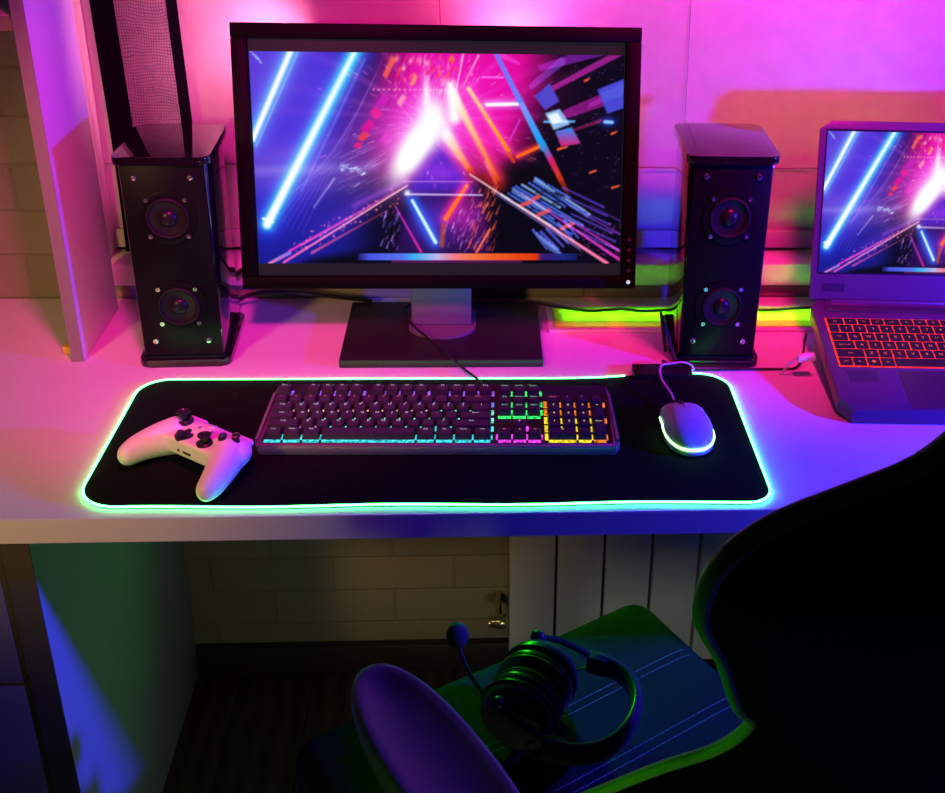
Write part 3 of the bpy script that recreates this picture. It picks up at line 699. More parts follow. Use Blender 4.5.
rowk(0, 0, [('Ctrl', 1.25), ('Win', 1.25), ('Alt', 1.25), ('', 6.25), ('Alt', 1.25), ('Fn', 1.25), ('Menu', 1.25), ('Ctrl', 1.25)], 'cyan', M_leg)
NX_ = 15.35
rowk(5, NX_, ['Print', 'Scroll', 'Pause'], 'green', M_legG); rowk(4, NX_, ['Ins', 'Home', 'PgUp'], 'green', M_legG); rowk(3, NX_, ['Del', 'End', 'PgDn'], 'green', M_legG)
rowk(1, NX_ + 1, ['\u2191'], 'magenta', M_leg); rowk(0, NX_, ['\u2190', '\u2193', '\u2192'], 'magenta', M_legR)
NP = 18.7
rowk(4, NP, ['Num', '/', '*', '-'], 'orange', M_legR); rowk(3, NP, ['7', '8', '9'], 'orange', M_legY); rowk(2, NP, ['4', '5', '6'], 'yellow', M_legY); rowk(1, NP, ['1', '2', '3'], 'yellow', M_legY); rowk(0, NP, [('0', 2), '.'], 'yellow', M_legY)
def keycap(bm, x0, x1, y0, y1, zb, zt, ins=.0018):
    v = [bm.verts.new(p) for p in ((x0, y0, zb), (x1, y0, zb), (x1, y1, zb), (x0, y1, zb))]
    w = [bm.verts.new(p) for p in ((x0+ins, y0+ins*.7, zt), (x1-ins, y0+ins*.7, zt), (x1-ins, y1-ins*1.2, zt+.0006), (x0+ins, y1-ins*1.2, zt+.0006))]
    fs = [bm.faces.new(v[::-1]), bm.faces.new(w)] + [bm.faces.new((v[i], v[(i+1) % 4], w[(i+1) % 4], w[i])) for i in range(4)]
    bmesh.ops.bevel(bm, geom=[e for e in bm.edges if all(q in w for q in e.verts)] + [e for e in bm.edges if (e.verts[0] in v) != (e.verts[1] in v)], offset=.0008, segments=2, affect='EDGES')
for (kx, kw, row, s, gl, lm) in keys + [(NP + 3, 1, 2.5, '+', 'orange', M_legY), (NP + 3, 1, .5, 'Enter', 'orange', M_legY)]:
    tall = row in (2.5, .5); r0 = int(row) if tall else row
    x0, x1 = X0 + kx*u + .0009, X0 + (kx + kw)*u - .0009
    y0 = RY[r0] + .0006; y1 = (RY[r0+1] if tall else RY[r0]) + .0180
    zt = .0225 + (.0006 if row >= 4 else 0)
    bm = bmesh.new(); keycap(bm, x0, x1, y0, y1, .0148, zt)
    if s:
        sz = .0062 if len(s) == 1 else (.0048 if len(s) <= 3 else .0040)
        text_into(bm, s, sz, Matrix.Translation(((x0+x1)/2, y1 - .0058, zt + .00085)), 1)
    k = ob('key', bm, [M_key, lm], t, smooth=False)
for g in GL:                                        # backlight under the keys, one strip of lamps for each colour
    bm = bmesh.new()
    for (kx, kw, row, s, gl, lm) in keys + [(NP + 3, 1, 2, '+', 'orange', 0), (NP + 3, 1, 0, 'Enter', 'orange', 0)]:
        if gl != g: continue
        x0, x1 = X0 + kx*u, X0 + (kx + kw)*u; yc = RY[row] + .0094
        fr = row == 0
        box(bm, x1 - .0022, x1 + .0022 if not fr else x1 + .0010, yc - .0062, yc + .0052, .0127, .0131)
        if fr: box(bm, x0 + .0015, x1 - .0015, RY[0] - .0026, RY[0] + .0030, .0127, .0131)
        if g == 'green' and row == 3: box(bm, x0 + .001, x1 - .001, RY[3] - .0048, RY[3] + .001, .0127, .0131)
        if g in ('orange', 'yellow') and kx <= NP + .01: box(bm, x0 - .0030, x0 + .0015, yc - .0075, yc + .0075, .0127, .0131)
        if g == 'magenta' and row == 0: box(bm, x0 - .0015, x0 + .001, yc - .006, yc + .006, .0127, .0131)
    if len(bm.verts): ob('backlight', bm, GL[g], t, smooth=False)
    else: bm.free()
cord = [(.047, .138, .008), (.046, .166, .006), (.025, .20, .008), (0, .236, .016), (-.025, .283, .018), (-.052, .335, .020), (-.062, .385, .022)]
KM = Matrix.Translation((-.003, .1265, KZ)) @ Euler((math.radians(2.8), 0, math.radians(-1.2))).to_matrix().to_4x4()
ob('cord', tube(bmesh.new(), spline([KM.inverted() @ Vector(p) for p in [(.050, .268, .014), (.047, .299, .010), (.026, .335, .010), (.005, .359, .0180), (-.024, .407, .0205), (-.053, .457, .0225), (-.066, .509, .0215), (-.05, .545, .017)]], 6), .0018, 8), M_cord, t)

# ------------------------------------------------------------------ mouse
MR = math.radians(3)
t = thing('mouse', 'white computer mouse with a lit rim on the black mat', 'mouse', (.3085, .163, .0037), (0, 0, MR))
def mouse_pt(a, k):           # outline: a angle, k 0..1 scale
    ca, sa = math.cos(a), math.sin(a)
    n = 2.5
    x = .0315 * abs(ca)**(2/n) * (1 if ca > 0 else -1); y = .0575 * abs(sa)**(2/n) * (1 if sa > 0 else -1)
    x *= 1 - .07*math.exp(-((y-.005)/.022)**2) + (.0 if y > 0 else .03)
    return x*k, y*k
def hump(y): return .0345 * max(0, 1 - ((y + .010)/.082)**2) ** .6
def shell(bm, z0, z1fac, rings=12, n=56):
    rr = []
    prof = [(.94, 0), (1., .12), (1.0, .30), (.985, .48), (.95, .63), (.88, .77), (.77, .87), (.62, .94), (.42, .98), (.2, 1.), (0, 1.)]
    for k, h in prof:
        ring = []
        for i in range(n):
            x, y = mouse_pt(2*PI*i/n, max(k, .001)); hh = hump(y * (1 if k < .9 else .98))
            ring.append(bm.verts.new((x, y, z0 + max(.012, hh) * h)))
        rr.append(ring)
    for a, b in zip(rr[:-1], rr[1:]):
        for i in range(n): bm.faces.new((a[i], a[(i+1) % n], b[(i+1) % n], b[i]))
    bm.faces.new(rr[0][::-1]); bm.faces.new(rr[-1])
    return bm
sh = ob('shell', shell(bmesh.new(), .0008, 1), M_wplas, t, ang=60)
ring = []
for i in range(64):
    a = PI*.90 + i/63 * PI*1.19; x, y = mouse_pt(a, 1.004); hh = max(.012, hump(y*.98)); ring.append((x, y, .0008 + hh*.40))
ob('light_strip', tube(bmesh.new(), ring, .0011, 6), M_mled, t)
ob('button_seam', tube(bmesh.new(), [(0, y, .0012 + hump(y)*1.0) for y in [.010 + i*.0042 for i in range(10)]], .0005, 6), mat('seam grey', (.2, .19, .22), .6), t)
ob('scroll_wheel', lathe(bmesh.new(), [(0, -.003), (.0075, -.003), (.0085, -.002), (.0085, .002), (.0075, .003), (0, .003)], 24, Matrix.Translation((0, .030, .0235)) @ rot(90, 'Y')), M_dplas, t)
bm = bmesh.new(); text_into(bm, 'G', .011, Matrix.Translation((0, -.026, .0356)), 0)
ob('emblem', bm, mat('emblem grey', (.55, .5, .58), .35), t, smooth=False)
ob('strain_relief', tube(bmesh.new(), [(0, .056, .011), (0, .070, .010)], [.0034, .0024], 10), M_dplas, t)
MM = (Matrix.Translation((.3085, .163, .0037)) @ rot(3, 'Z')).inverted()
ob('cord', tube(bmesh.new(), spline([MM @ Vector(p) for p in [(.3045, .232, .0135), (.3015, .248, .018), (.2935, .280, .022), (.2975, .315, .023), (.314, .327, .021), (.332, .333, .0195), (.343, .335, .0145), (.3475, .3345, .0085), (.3440, .3335, .0065)]], 8), .0017, 8), M_wcord, t)

# ------------------------------------------------------------------ game controller
t = thing('game_controller', 'white game controller lying on the mat beside the keyboard', 'game controller', (-.288, .094, .0040), (0, 0, math.radians(-36))); t.scale = (.88, .88, .92)
bm = bmesh.new()
for x in range(-8, 9):                                   # rounded body
    xx = x * .0063; yy = .019 + .006*(1 - (x/8)**2)
    ball(bm, (xx, yy, .031), (.017, .026, .0175), seg=14)
box(bm, -.046, .046, -.011, .030, .0185, .0435)
for s in (-1, 1):
    ball(bm, (s*.047, .018, .030), (.028, .032, .0205), seg=18)
    pts_ = spline([(s*.049, .012, .029), (s*.0625, -.012, .027), (s*.072, -.034, .0235), (s*.0755, -.050, .0200)], 6)
    rad = [.0265, .026, .0255, .025, .0242, .0235, .0228, .022, .0214, .0208, .0203, .0198, .0193, .0187, .018, .0173, .0166, .016, .015]
    for i, p_ in enumerate(pts_): ball(bm, p_, (rad[i]*.88, rad[i]*.9, rad[i]*.98), seg=14)
box(bm, -.05, .05, .030, .047, .020, .040)
bm = remesh(bm, .0022, 10, .5)
for v in bm.verts:
    if v.co.z < .0006: v.co.z = .0006
zmin = min(v.co.z for v in bm.verts)
ctl = ob('shell', bm, M_wplas, t, ang=80)
from mathutils.bvhtree import BVHTree
bv = BVHTree.FromPolygons([v.co for v in ctl.data.vertices], [tuple(p.vertices) for p in ctl.data.polygons])
def top(x, y):
    h = bv.ray_cast(Vector((x, y, .2)), Vector((0, 0, -1))); return h[0].z if h[0] else .04
def stick(x, y):
    z = top(x, y)
    w = ob('thumbstick', lathe(bmesh.new(), [(0, .0125), (.0055, .0125), (.0072, .0140), (.0088, .0135), (.0092, .0118), (.0080, .0102), (.0048, .0088), (.0045, .001), (.0045, -.004)], 28, Matrix.Translation((x, y, z))), M_dplas, t)
    ob('stick_collar', lathe(bmesh.new(), [(.0052, .0012), (.0090, .0030), (.0118, .0012), (.0122, -.003)], 28, Matrix.Translation((x, y, z))), M_dplas, w)
stick(-.040, .022); stick(.0195, .003)
x, y = -.0195, .002; z = top(x, y)
ob('d_pad_dish', lathe(bmesh.new(), [(0, .0008), (.0108, .0012), (.0128, .0008), (.0130, -.003)], 28, Matrix.Translation((x, y, z))), M_dplas, t)
bm = bmesh.new(); box(bm, x-.0112, x+.0112, y-.0036, y+.0036, z, z+.0042, bev=.001); box(bm, x-.0036, x+.0036, y-.0112, y+.0112, z, z+.0043, bev=.001)
ob('d_pad', bm, M_dplas, t)
for s, dx, dy, c in (('A', 0, -.0118, (.2, .8, .3)), ('B', .0118, 0, (.9, .2, .2)), ('X', -.0118, 0, (.2, .4, .95)), ('Y', 0, .0118, (.9, .75, .2))):
    x, y = .043 + dx, .024 + dy; z = top(x, y)
    bm = lathe(bmesh.new(), [(0, .0040), (.0030, .0040), (.0048, .0032), (.0054, .0015), (.0054, -.003)], 22, Matrix.Translation((x, y, z)))
    text_into(bm, s, .0065, Matrix.Translation((x, y, z + .0043)), 1)
    ob('face_button', bm, [M_dplas, mat('letter ' + s, c, .4)], t)
for x, y, r in ((-.011, .022, .0026), (.012, .022, .0026)):
    ob('menu_button', lathe(bmesh.new(), [(0, .0016), (r*.8, .0014), (r, 0), (r, -.002)], 16, Matrix.Translation((x, y, top(x, y)))), mat('menu grey', (.3, .28, .32), .4), t)
z = top(0, .036)
ob('guide_button', lathe(bmesh.new(), [(0, .0016), (.0055, .0012), (.0066, 0), (.0066, -.004)], 24, Matrix.Translation((0, .036, z)) @ rot(-25, 'X')), mat('guide pale', (.7, .7, .72), .25), t)
def front_y(x, z):
    h = bv.ray_cast(Vector((x, -.2, z)), Vector((0, 1, 0))); return h[0].y if h[0] else -.01
for x, w in ((-.003, .0075), (-.019, .0022)):
    y = front_y(x, .027); ob('headset_port', B(x-w, x+w, y-.0006, y+.002, .0255, .0290, bev=.0005), M_dplas, t)
pts_ = []
for s in (-1, 1):
    bm = bmesh.new(); box(bm, min(s*.026, s*.060), max(s*.026, s*.060), .040, .052, .030, .040, bev=.004); ob('bumper', bm, M_wplas, t)

# ------------------------------------------------------------------ laptop
LR, LT = math.radians(-3), math.radians(11)
t = thing('laptop', 'black laptop with a red backlit keyboard, propped up at its back edge', 'laptop', (.518, .193, .0012), Euler((LT, 0, LR), 'XYZ'))
LW, LD = .363, .252
out = [(.016, 0), (LW-.016, 0), (LW, .026), (LW, LD-.02), (LW-.01, LD), (.01, LD), (0, LD-.02), (0, .026)]
ob('base', prism(bmesh.new(), out, 0, .0220, bev=.0018), M_lap, t)
for xx in (.03, LW-.06): ob('rear_foot', prism(bmesh.new(), rrect(xx, xx+.03, .225, .245, .003), -.0405, -.0004), M_rubber, t)
ob('red_backlight', B(.0135, .330, .091, .2035, .0222, .0225), M_lapred, t, smooth=False)
lu_ = .01925
rows = [['Ctrl', 'Fn', '\u2756', 'Alt', ('', 5), 'Alt', 'Ctrl'], [('Shift', 2.05), 'Z', 'X', 'C', 'V', 'B', 'N', 'M', ',', '.', '/', ('Shift', 1.6)], [('Caps Lock', 1.55), 'A', 'S', 'D', 'F', 'G', 'H', 'J', 'K', 'L', ';', "'", ('Enter', 1.7)], [('Tab', 1.25), 'Q', 'W', 'E', 'R', 'T', 'Y', 'U', 'I', 'O', 'P', '[', ']', '\\'], [('`', .8), '1', '2', '3', '4', '5', '6', '7', '8', '9', '0', '-', '=', ('Back', 1.6)], [('Esc', 1.3), 'F1', 'F2', 'F3', ('F4', 1.2), 'F5', 'F6', 'F7', ('F8', 1.2), 'F9', 'F10', 'F11', 'F12']]
yy = .0920
for ri, rw in enumerate(rows):
    hgt = .0190 if ri < 5 else .0150
    x = .0150
    for it in rw:
        if isinstance(it, (int, float)): x += it * lu_; continue
        s, w = it if isinstance(it, tuple) else (it, 1)
        x1 = x + w*lu_
        if x1 > .33: break
        bm = bmesh.new(); x0a, x1a, y0a, y1a = x + .0009, x1 - .0009, yy + .0009, yy + hgt - .0009
        prism(bm, rrect(x0a, x1a, y0a, y1a, .0014, 3), .0230, .0240, bev=.0003)
        if s: text_into(bm, s, .0072 if len(s) == 1 else .0042, Matrix.Translation(((x0a+x1a)/2, (y0a+y1a)/2, .02415)), 1)
        ob('key', bm, [M_lapk, M_lapleg], t, smooth=False); x = x1
    yy += hgt
ob('touchpad', prism(bmesh.new(), rrect(.093, .205, .006, .084, .003), .0221, .0224), mat('touchpad satin', (.03, .024, .034), .3), t)
ob('palm_sticker', B(.022, .062, .060, .083, .0221, .0223), mat('sticker plum', (.035, .012, .05), .3), t, smooth=False)
ob('power_bar', B(.02, LW-.02, .2190, .2350, .0221, .0229, bev=.0004), mat('blue-black bar', (.03, .028, .05), .3), t)
lid = Matrix.Translation((0, LD-.004, .0240)) @ rot(-(14 + 11), 'X')       # z up the lid, -y to the viewer
LH = .258
def lidbox(a, m, name, par, bev=.001):
    bm = B(*a, bev=bev); bmesh.ops.transform(bm, matrix=lid, verts=bm.verts[:]); return ob(name, bm, m, par)
bm = bmesh.new(); prism(bm, [(0, .0), (LW, .0), (LW, LH-.012), (LW-.016, LH), (.016, LH), (0, LH-.012)], 0, .007, bev=.0012)
bmesh.ops.transform(bm, matrix=lid @ rot(90, 'X') @ Matrix.Translation((0, 0, -.007)), verts=bm.verts[:]); ld = ob('lid', bm, M_lap, t)
lidbox((.030, LW-.030, -.004, .006, -.010, .0), M_lap, 'hinge_bar', t, .002)
lidbox((.016, .050, -.0004, .0002, .012, .024), mat('lid sticker', (.02, .015, .03), .4), 'lid_sticker', t, 0)
pm = picture_mesh('picture', .3455, .2035, 250, 142); pm.transform(lid @ Matrix.Translation((LW/2 + .0012, -.0006, .040)))
sp = lidbox((.008, LW-.006, -.0004, -.0001, .038, .2465), mat('laptop panel', (.012, .011, .014), .25), 'screen', t, 0)
p = link('picture', pm, M_pic, sp, smooth=False); p['label'] = 'same neon corridor picture as on the monitor'
ob('side_port', B(-.0008, .0004, .10, .114, .008, .014), mat('port green', (.05, .25, .1), .4), t)  # plain dark green base colour, no emission

# ------------------------------------------------------------------ cords and plugs
def cordt(name, pts, r, m, label, group=None):
    return tag(ob(name, tube(bmesh.new(), spline(pts, 8), r, 8), m), label, 'cable', group)
cordt('power_cable', [(-.06, .577, .006), (.04, .572, .004), (.11, .572, .0065), (.172, .546, .0075), (.218, .532, .0075), (.265, .537, .0075), (.303, .530, .0075), (.345, .535, .0075), (.42, .545, .0075), (.485, .534, .0075), (.533, .537, .0075), (.60, .548, .0075)], .0023, M_cord, 'black cord running along the vent grille behind the speaker')
cordt('signal_cable', [(-.40, .578, .062), (-.355, .577, .045), (-.334, .574, .045), (-.312, .570, .062), (-.27, .555, .085), (-.20, .54, .11)], .0034, M_cord, 'thick black cord rising behind the monitor beside the speaker')
cordt('mains_cable', [(-.345, .562, .009), (-.325, .560, .013), (-.306, .562, .022), (-.27, .555, .030), (-.2, .548, .028), (-.12, .566, .01)], .0034, M_cord, 'thick black cord running low behind the monitor from the speaker')
cordt('hub_cable', [(.306, .334, .0135), (.306, .346, .013), (.3075, .357, .010), (.3125, .360, .0055), (.3175, .354, .0035), (.326, .3465, .0032), (.345, .3430, .0030), (.37, .3425, .0030), (.40, .3430, .0030), (.455, .3440, .0025), (.478, .344, .0025), (.498, .347, .0035), (.509, .360, .014), (.5135, .374, .030), (.5165, .380, .0415)], .0017, M_cord, 'thin black cord from the mat light box past the speaker to the laptop')
ob_ = tube(bmesh.new(), spline([(.299, .333, .009), (.299, .346, .010)], 2), .0034, 8)
c = thing('usb_plug', 'white plug on a pale cord in the side of the laptop', 'plug', (.5085, .322, .0330), (0, math.radians(-8), 0))
ob('plug_body', B(-.0185, .0065, -.0065, .0065, -.0045, .0045, bev=.0018), mat('plug white', (.78, .76, .8), .4), c)
ob('cord', tube(bmesh.new(), spline([(-.0185, 0, 0), (-.028, .001, -.006), (-.037, .004, -.018), (-.043, .010, -.030), (-.050, .02, -.032)], 6), .0018, 8), M_wcord, c)
tag(ob('stylus', tube(bmesh.new(), [(.3175, .402, .0025), (.3165, .43, .025), (.3155, .452, .042)], [.0022, .0024, .0024], 8), M_cord), 'thin black stick leaning beside the speaker', 'stick')

# ------------------------------------------------------------------ chair
CA = math.radians(30)
CH = Matrix.Translation((.27, -.33, 0)) @ rot(30, 'Z')
t = thing('gaming_chair', 'black gaming chair with green piping pulled up to the desk', 'chair', (.27, -.33, -.752), (0, 0, CA))
Z0 = .752
zs = -.262 + Z0
# seat cushion
bm = bmesh.new()
def seat_h(x, y): return .0  
box(bm, -.262, .262, -.03, .452, zs-.105, zs+.002, bev=.036, seg=5)
bmesh.ops.subdivide_edges(bm, edges=[e for e in bm.edges if e.calc_length() > .1], cuts=10, use_grid_fill=True)
for v in bm.verts:
    if v.co.z > zs - .02: v.co.z += .004*math.sin((v.co.y)*14) - .006*max(0, 1-(v.co.x/.2)**2)
seat = ob('seat', bm, M_mesh, t)
sbv = BVHTree.FromPolygons([v.co for v in seat.data.vertices], [tuple(p.vertices) for p in seat.data.polygons])
def seat_top(x, y):
    h = sbv.ray_cast(Vector((x, y, 2)), Vector((0, 0, -1))); return h[0].z if h[0] else zs
for yb in (.321, .309, .219, .205):
    bm = bmesh.new()
    pts_ = [(x, yb + .004*math.sin(x*8), 0) for x in np.linspace(-.236, .236, 60)]
    for i in range(0, 59):
        a, b = pts_[i], pts_[i+1]
        m_ = lambda p, k: (p[0], p[1], seat_top(p[0], p[1]) + .0004)
        a2 = m_(a, 0); b2 = tuple(np.array(m_(a, 0))*.2 + np.array(m_(b, 0))*.8)
        tube(bm, [a2, b2], .0005, 5)
    ob('stitching', bm, M_thread, seat)
ob('seat_piping', tube(bmesh.new(), [(-.252, y, zs-.05) for y in np.linspace(.0, .37, 12)], .004, 8), M_pipe, seat)
# backrest: rows (half width, height up the back, forward offset), reclined 25 degrees
rec = math.radians(25)
BM = Matrix.Translation((0, 0, -.25 + Z0)) @ Matrix.Rotation(rec, 4, 'X')      # local y forward, z up the back
rows_ = BACKROWS = [(.205, .02, .10), (.215, .12, .10), (.218, .20, .10), (.205, .27, .10), (.185, .335, .085), (.166, .39, .070), (.145, .415, .060), (.139, .45, .054), (.155, .50, .050), (.19, .55, .050), (.25, .655, .050), (.30, .735, .049), (.322, .785, .046), (.326, .815, .044), (.312, .832, .042), (.282, .842, .038), (.262, .856, .033), (.255, .885, .03), (.25, .93, .028), (.22, .97, .026), (.15, .99, .025)]
rows_ = []
S = spline([(a, b, c) for a, b, c in BACKROWS], 3)
def bpt(w, h, f, s, side):                     # s -1..1 across; side 0 front 1 back
    x = w * s; e = abs(s)
    fo = f * e**2.2                            # wings curve forward
    th = .070 * (1 - e**4) + .012
    y = fo + (-.002 if side == 0 else -th*.75)
    return Vector((x, y, h))
NS = 20
bm = bmesh.new(); bmb = bmesh.new()
gf, gb = [], []
for (w, h, f) in S:
    gf.append([bm.verts.new(BM @ bpt(w, h, f, -1 + 2*i/NS, 0)) for i in range(NS+1)])
    gb.append([bmb.verts.new(BM @ bpt(w, h, f, -1 + 2*i/NS, 1)) for i in range(NS+1)])
for j in range(len(S)-1):
    for i in range(NS):
        bm.faces.new((gf[j][i], gf[j][i+1], gf[j+1][i+1], gf[j+1][i]))
        bmb.faces.new((gb[j][i], gb[j+1][i], gb[j+1][i+1], gb[j][i+1]))
back = ob('backrest', bm, M_chair, t, ang=70)
# close the sides and ends of the rear shell
def strip(A, Bv):
    for i in range(len(A)-1): bmb.faces.new((A[i], A[i+1], Bv[i+1], Bv[i]))
L_f = [bmb.verts.new(r[0].co if False else BM @ bpt(w, h, f, -1, 0)) for (w, h, f), r in zip(S, gb)]
R_f = [bmb.verts.new(BM @ bpt(w, h, f, 1, 0)) for (w, h, f) in S]
strip(L_f, [g[0] for g in gb]); strip([g[-1] for g in gb], R_f)
for k in (0, -1):
    w, h, f = S[k]; tf = [bmb.verts.new(BM @ bpt(w, h, f, -1 + 2*i/NS, 0)) for i in range(NS+1)]; strip(tf, gb[k])
ob('back_shell', bmb, M_cback, back, ang=70)
edge = [BM @ (bpt(w, h, f, -1, 1)*.5 + bpt(w, h, f, -1, 0)*.5) for (w, h, f) in S]
topl = [BM @ (bpt(*S[-1], -1 + 2*i/NS, 1)*.5 + bpt(*S[-1], -1 + 2*i/NS, 0)*.5) for i in range(1, NS)]
edger = [BM @ (bpt(w, h, f, 1, 1)*.5 + bpt(w, h, f, 1, 0)*.5) for (w, h, f) in S][::-1]
ob('piping', tube(bmesh.new(), edge + topl + edger, .0046, 10), M_pipe, t)
# armrests
def armrest(s):
    bm = bmesh.new()
    xc = s*.231; dy = 0 if s < 0 else -.085
    zt = -.026 + Z0; n = 48; rr = []
    def op(k, q):
        yc, L = .11 + dy, .155
        c_, s_ = math.cos(q), math.sin(q)
        w = .047 * abs(c_)**(2/2.3) * (1 if c_ > 0 else -1); l = L * abs(s_)**(2/2.3) * (1 if s_ > 0 else -1)
        return xc + w*k, yc + l*(1 - (1-k)*.35)
    for k, h in ((.86, -.032), (.97, -.026), (1., -.015), (.99, -.005), (.95, 0), (.86, .0012), (.7, -.001), (.5, -.0035), (.25, -.005), (.02, -.0055)):
        rr.append([bm.verts.new((*op(k, 2*PI*i/n), zt + h)) for i in range(n)])
    for a_, b_ in zip(rr[:-1], rr[1:]):
        for i in range(n): bm.faces.new((a_[i], a_[(i+1) % n], b_[(i+1) % n], b_[i]))
    bm.faces.new(rr[0][::-1]); bm.faces.new(rr[-1])
    a = ob('armrest', bm, M_arm, t, ang=75)
    ob('arm_post', B(xc+s*.005-.022, xc+s*.005+.022, .07+dy, .14+dy, -.3925 + Z0, -.0585 + Z0, bev=.008), M_black, a)
    ob('arm_bracket', B(min(s*.12, xc+s*.03), max(s*.12, xc+s*.03), .07+dy, .14+dy, -.405 + Z0, -.393 + Z0, bev=.004), M_black, a)
armrest(-1); armrest(1)
ob('seat_pan', B(-.16, .16, .05, .36, zs-.135, zs-.1055, bev=.005), M_black, t)
ob('gas_lift', tube(bmesh.new(), [(0, .2, .10), (0, .2, .22), (0, .2, .2201), (0, .2, zs-.134)], [.028, .028, .016, .016], 20), M_black, t)
for k in range(5):
    a = 2*PI*k/5 + .3; ca, sa = math.cos(a), math.sin(a)
    lg = ob('base_leg', tube(bmesh.new(), [(ca*.02, .2 + sa*.02, .095), (ca*.16, .2 + sa*.16, .085), (ca*.30, .2 + sa*.30, .068)], [.026, .020, .015], 10), M_black, t)
    ob('caster', lathe(bmesh.new(), [(0, -.022), (.022, -.022), (.026, -.016), (.026, .016), (.022, .022), (0, .022)], 20, Matrix.Translation((ca*.30, .2 + sa*.30, .027)) @ rot(math.degrees(a) + 90, 'Z') @ rot(90, 'Y')), M_rubber, lg)

# ------------------------------------------------------------------ headset lying on the seat
HA = math.atan2(-.41, .91)
hz = -.2625
t = thing('headset', 'black over-ear headset with a boom microphone lying on the chair seat', 'headset', (.105, -.060, hz), (0, 0, HA))
RC = .046
for s in (-1, 1):
    T = Matrix.Translation((0, s*.0065, RC + .002)) @ rot(90 if s < 0 else -90, 'X')       # z outwards along the axis
    cup = ob('ear_cup', lathe(bmesh.new(), [(.030, .022), (.043, .022), (.0455, .026), (.0445, .036), (.040, .044), (.030, .050), (.014, .0525), (0, .053)], 40, T), M_head, t)
    ob('ear_cushion', lathe(bmesh.new(), [(.024, .0215), (.022, .008), (.025, -.002), (.033, -.0050), (.042, -.003), (.0465, .005), (.0455, .009), (.0435, .0095), (.0455, .0105), (.0462, .014), (.044, .0195), (.036, .0215)], 40, T), M_leather, cup)
    ob('cup_ring', lathe(bmesh.new(), [(.044, .0225), (.0475, .024), (.0475, .0275), (.0445, .029)], 40, T), M_head, cup)
    yk = [(-.018, s*.058, RC + .034), (.006, s*.070, RC + .030), (.034, s*.073, RC + .022), (.056, s*.074, RC + .012), (.064, s*.0735, RC + .008)]
    y_ = ob('yoke', tube(bmesh.new(), spline(yk, 5), .0042, 8), M_head, t)
    ob('yoke_knob', ball(bmesh.new(), (-.014, s*.0605, RC + .034), (.010, .008, .010)), M_head, y_)
    bm = bmesh.new(); box(bm, .046, .072, s*.074-.008, s*.074+.008, RC-.006, RC+.020, bev=.003); ob('slider', bm, M_head, y_)
    ob('wire', tube(bmesh.new(), spline([(.02, s*.060, RC-.015), (.035, s*.077, RC-.012), (.055, s*.079, RC-.002)], 6), .0014, 6), M_cord, y_)
bd = [(.060 + .066*math.sin(a)**.8 if math.sin(a) > 0 else .060, -.0745*math.cos(a), RC + .006) for a in [PI*i/32 for i in range(33)]]
bm = bmesh.new(); r0 = []
for i, p in enumerate(bd):
    a = PI*i/32; n = Vector((math.sin(a), -math.cos(a), 0)); pv = Vector(p)
    r0.append([bm.verts.new(pv + n*(.0075*math.cos(q)) + Vector((0, 0, .016*math.sin(q)))) for q in [2*PI*k/14 for k in range(14)]])
for a, b in zip(r0[:-1], r0[1:]):
    for k in range(14): bm.faces.new((a[k], a[(k+1) % 14], b[(k+1) % 14], b[k]))
bm.faces.new(r0[0][::-1]); bm.faces.new(r0[-1])
ob('headband', bm, M_leather, t, ang=60)
HM = (Matrix.Translation((.105, -.060, hz)) @ Matrix.Rotation(HA, 4, 'Z')).inverted()
mp_ = [HM @ Vector(p) for p in [(.062, -.088, -.212), (.053, -.073, -.205), (.038, -.052, -.196), (.028, -.034, -.187), (.0215, -.018, -.176)]]
mb = ob('microphone_boom', tube(bmesh.new(), spline(mp_, 6), .0028, 8), M_head, t)
bm = bmesh.new(); ball(bm, (0, 0, 0), (.0135, .0135, .0165), seg=20); bmesh.ops.transform(bm, matrix=Matrix.Translation(HM @ Vector((.0200, -.0115, -.166))), verts=bm.verts[:])
ob('microphone_foam', bm, M_foam, mb)

# ------------------------------------------------------------------ lights
def light(name, kind, loc, col, energy, size=.05, target=None, spot=None, blend=.2, size_y=None):
    l = bpy.data.lights.new(name, kind); o = bpy.data.objects.new(name, l); COL.objects.link(o); o.location = loc
    l.color = col; l.energy = energy
    if kind == 'AREA':
        l.size = size
        if size_y: l.shape = 'RECTANGLE'; l.size_y = size_y
    else: l.shadow_soft_size = size
    if target is not None: o.rotation_euler = (Vector(target) - Vector(loc)).to_track_quat('-Z', 'Y').to_euler()
    if spot: l.spot_size = math.radians(spot); l.spot_blend = blend
    return o
light('pink_lamp', 'SPOT', (-.20, -.12, .74), (1, .010, .34), 43, .05, (-.23, .50, .12), 80, 1.)
light('pink_window_lamp', 'SPOT', (.50, .06, .80), (1, .010, .20), 46, .06, (.56, .61, .44), 108, .75)
light('pink_back_fill', 'SPOT', (-.20, .575, .40), (1, .22, .46), 6, .05, (-.40, .68, .42), 95, .7)  # unseen spot added behind the monitor to brighten the left of the blind
light('pink_back_fill', 'SPOT', (.10, .578, .39), (1, .10, .36), 5.0, .05, (.10, .68, .50), 140, .8)  # second unseen spot added there to lift the blind above the monitor
light('blue_lamp', 'POINT', (1.05, -.12, .29), (.035, .018, 1), 82, .025)
g = light('green_lamp', 'AREA', (.46, .497, -.05), (.16, 1, .01), .62, .56, (.46, .505, 0), size_y=.05); g.data.spread = math.radians(45)
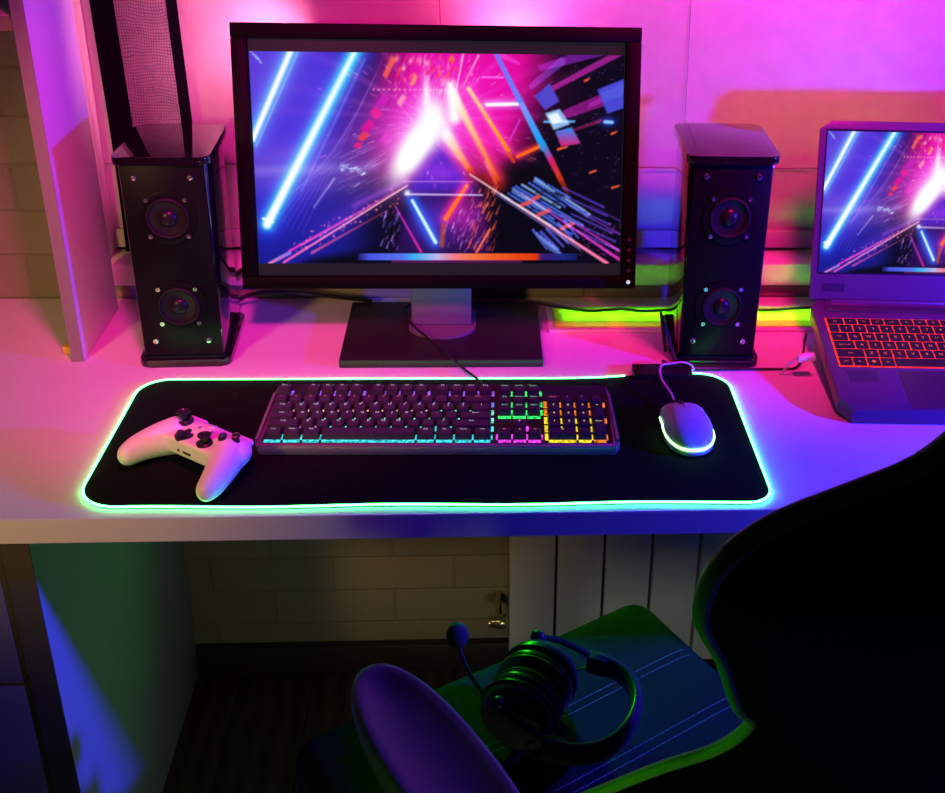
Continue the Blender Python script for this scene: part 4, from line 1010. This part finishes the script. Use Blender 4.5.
g = light('green_sill_fill', 'AREA', (.46, .487, -.045), (.10, 1, .01), 2.4, .56, (.46, .585, .026), size_y=.03); g.data.spread = math.radians(28)  # extra lamp added below the slot to bring green onto the sill front
light('green_floor_lamp', 'SPOT', (.40, .42, -.075), (.005, 1, .005), 1.05, .03, (-.47, .05, -.24), 60, .6)
light('green_seat_fill', 'SPOT', (.02, .36, -.06), (.02, 1, .01), 3.6, .03, (.20, .06, -.26), 95, .6)  # separate spot added under the desk to green the seat and headset
light('green_side_lamp', 'SPOT', (-.80, -.70, .02), (.10, 1, .01), 3.2, .04, (.18, -.50, .18), 46, .5)
light('warm_lamp', 'SPOT', (-.90, -.90, .62), (1, .58, .20), 34, .08, (-.43, .28, .09), 38, .7)
light('underdesk_fill', 'AREA', (.15, -1.7, -.25), (.95, 1, .66), .38, .25, (.25, .6, -.5)).data.spread = math.radians(60)  # unseen soft light added to lift the brick and radiator under the desk

w = bpy.data.worlds.new('dim room'); sc.world = w; w.use_nodes = True
w.node_tree.nodes['Background'].inputs['Color'].default_value = (.55, .35, .45, 1); w.node_tree.nodes['Background'].inputs['Strength'].default_value = .003

# ------------------------------------------------------------------ camera
f, pit, yaw, rol = 1172.785, .45326, -.07300, .02800
ox, oy = 85.976, -60.143
fw = Vector((-math.sin(yaw)*math.cos(pit), math.cos(yaw)*math.cos(pit), -math.sin(pit))); rt = Vector((math.cos(yaw), math.sin(yaw), 0)); up = rt.cross(fw)
r2 = math.cos(rol)*rt + math.sin(rol)*up; u2 = -math.sin(rol)*rt + math.cos(rol)*up
cam = bpy.data.cameras.new('camera'); co = bpy.data.objects.new('camera', cam); COL.objects.link(co)
mw = Matrix((r2, u2, -fw)).transposed().to_4x4(); mw.translation = Vector((.05, -1.113, .767)); co.matrix_world = mw
cam.sensor_width = 36; cam.lens = f / 945 * 36; cam.shift_x = -ox / 945; cam.shift_y = oy / 945; cam.clip_start = .05
sc.camera = co
sc.view_settings.view_transform = 'Standard'; sc.view_settings.look = 'None'; sc.view_settings.exposure = 0; sc.view_settings.gamma = 1; sc.view_settings.use_curve_mapping = False
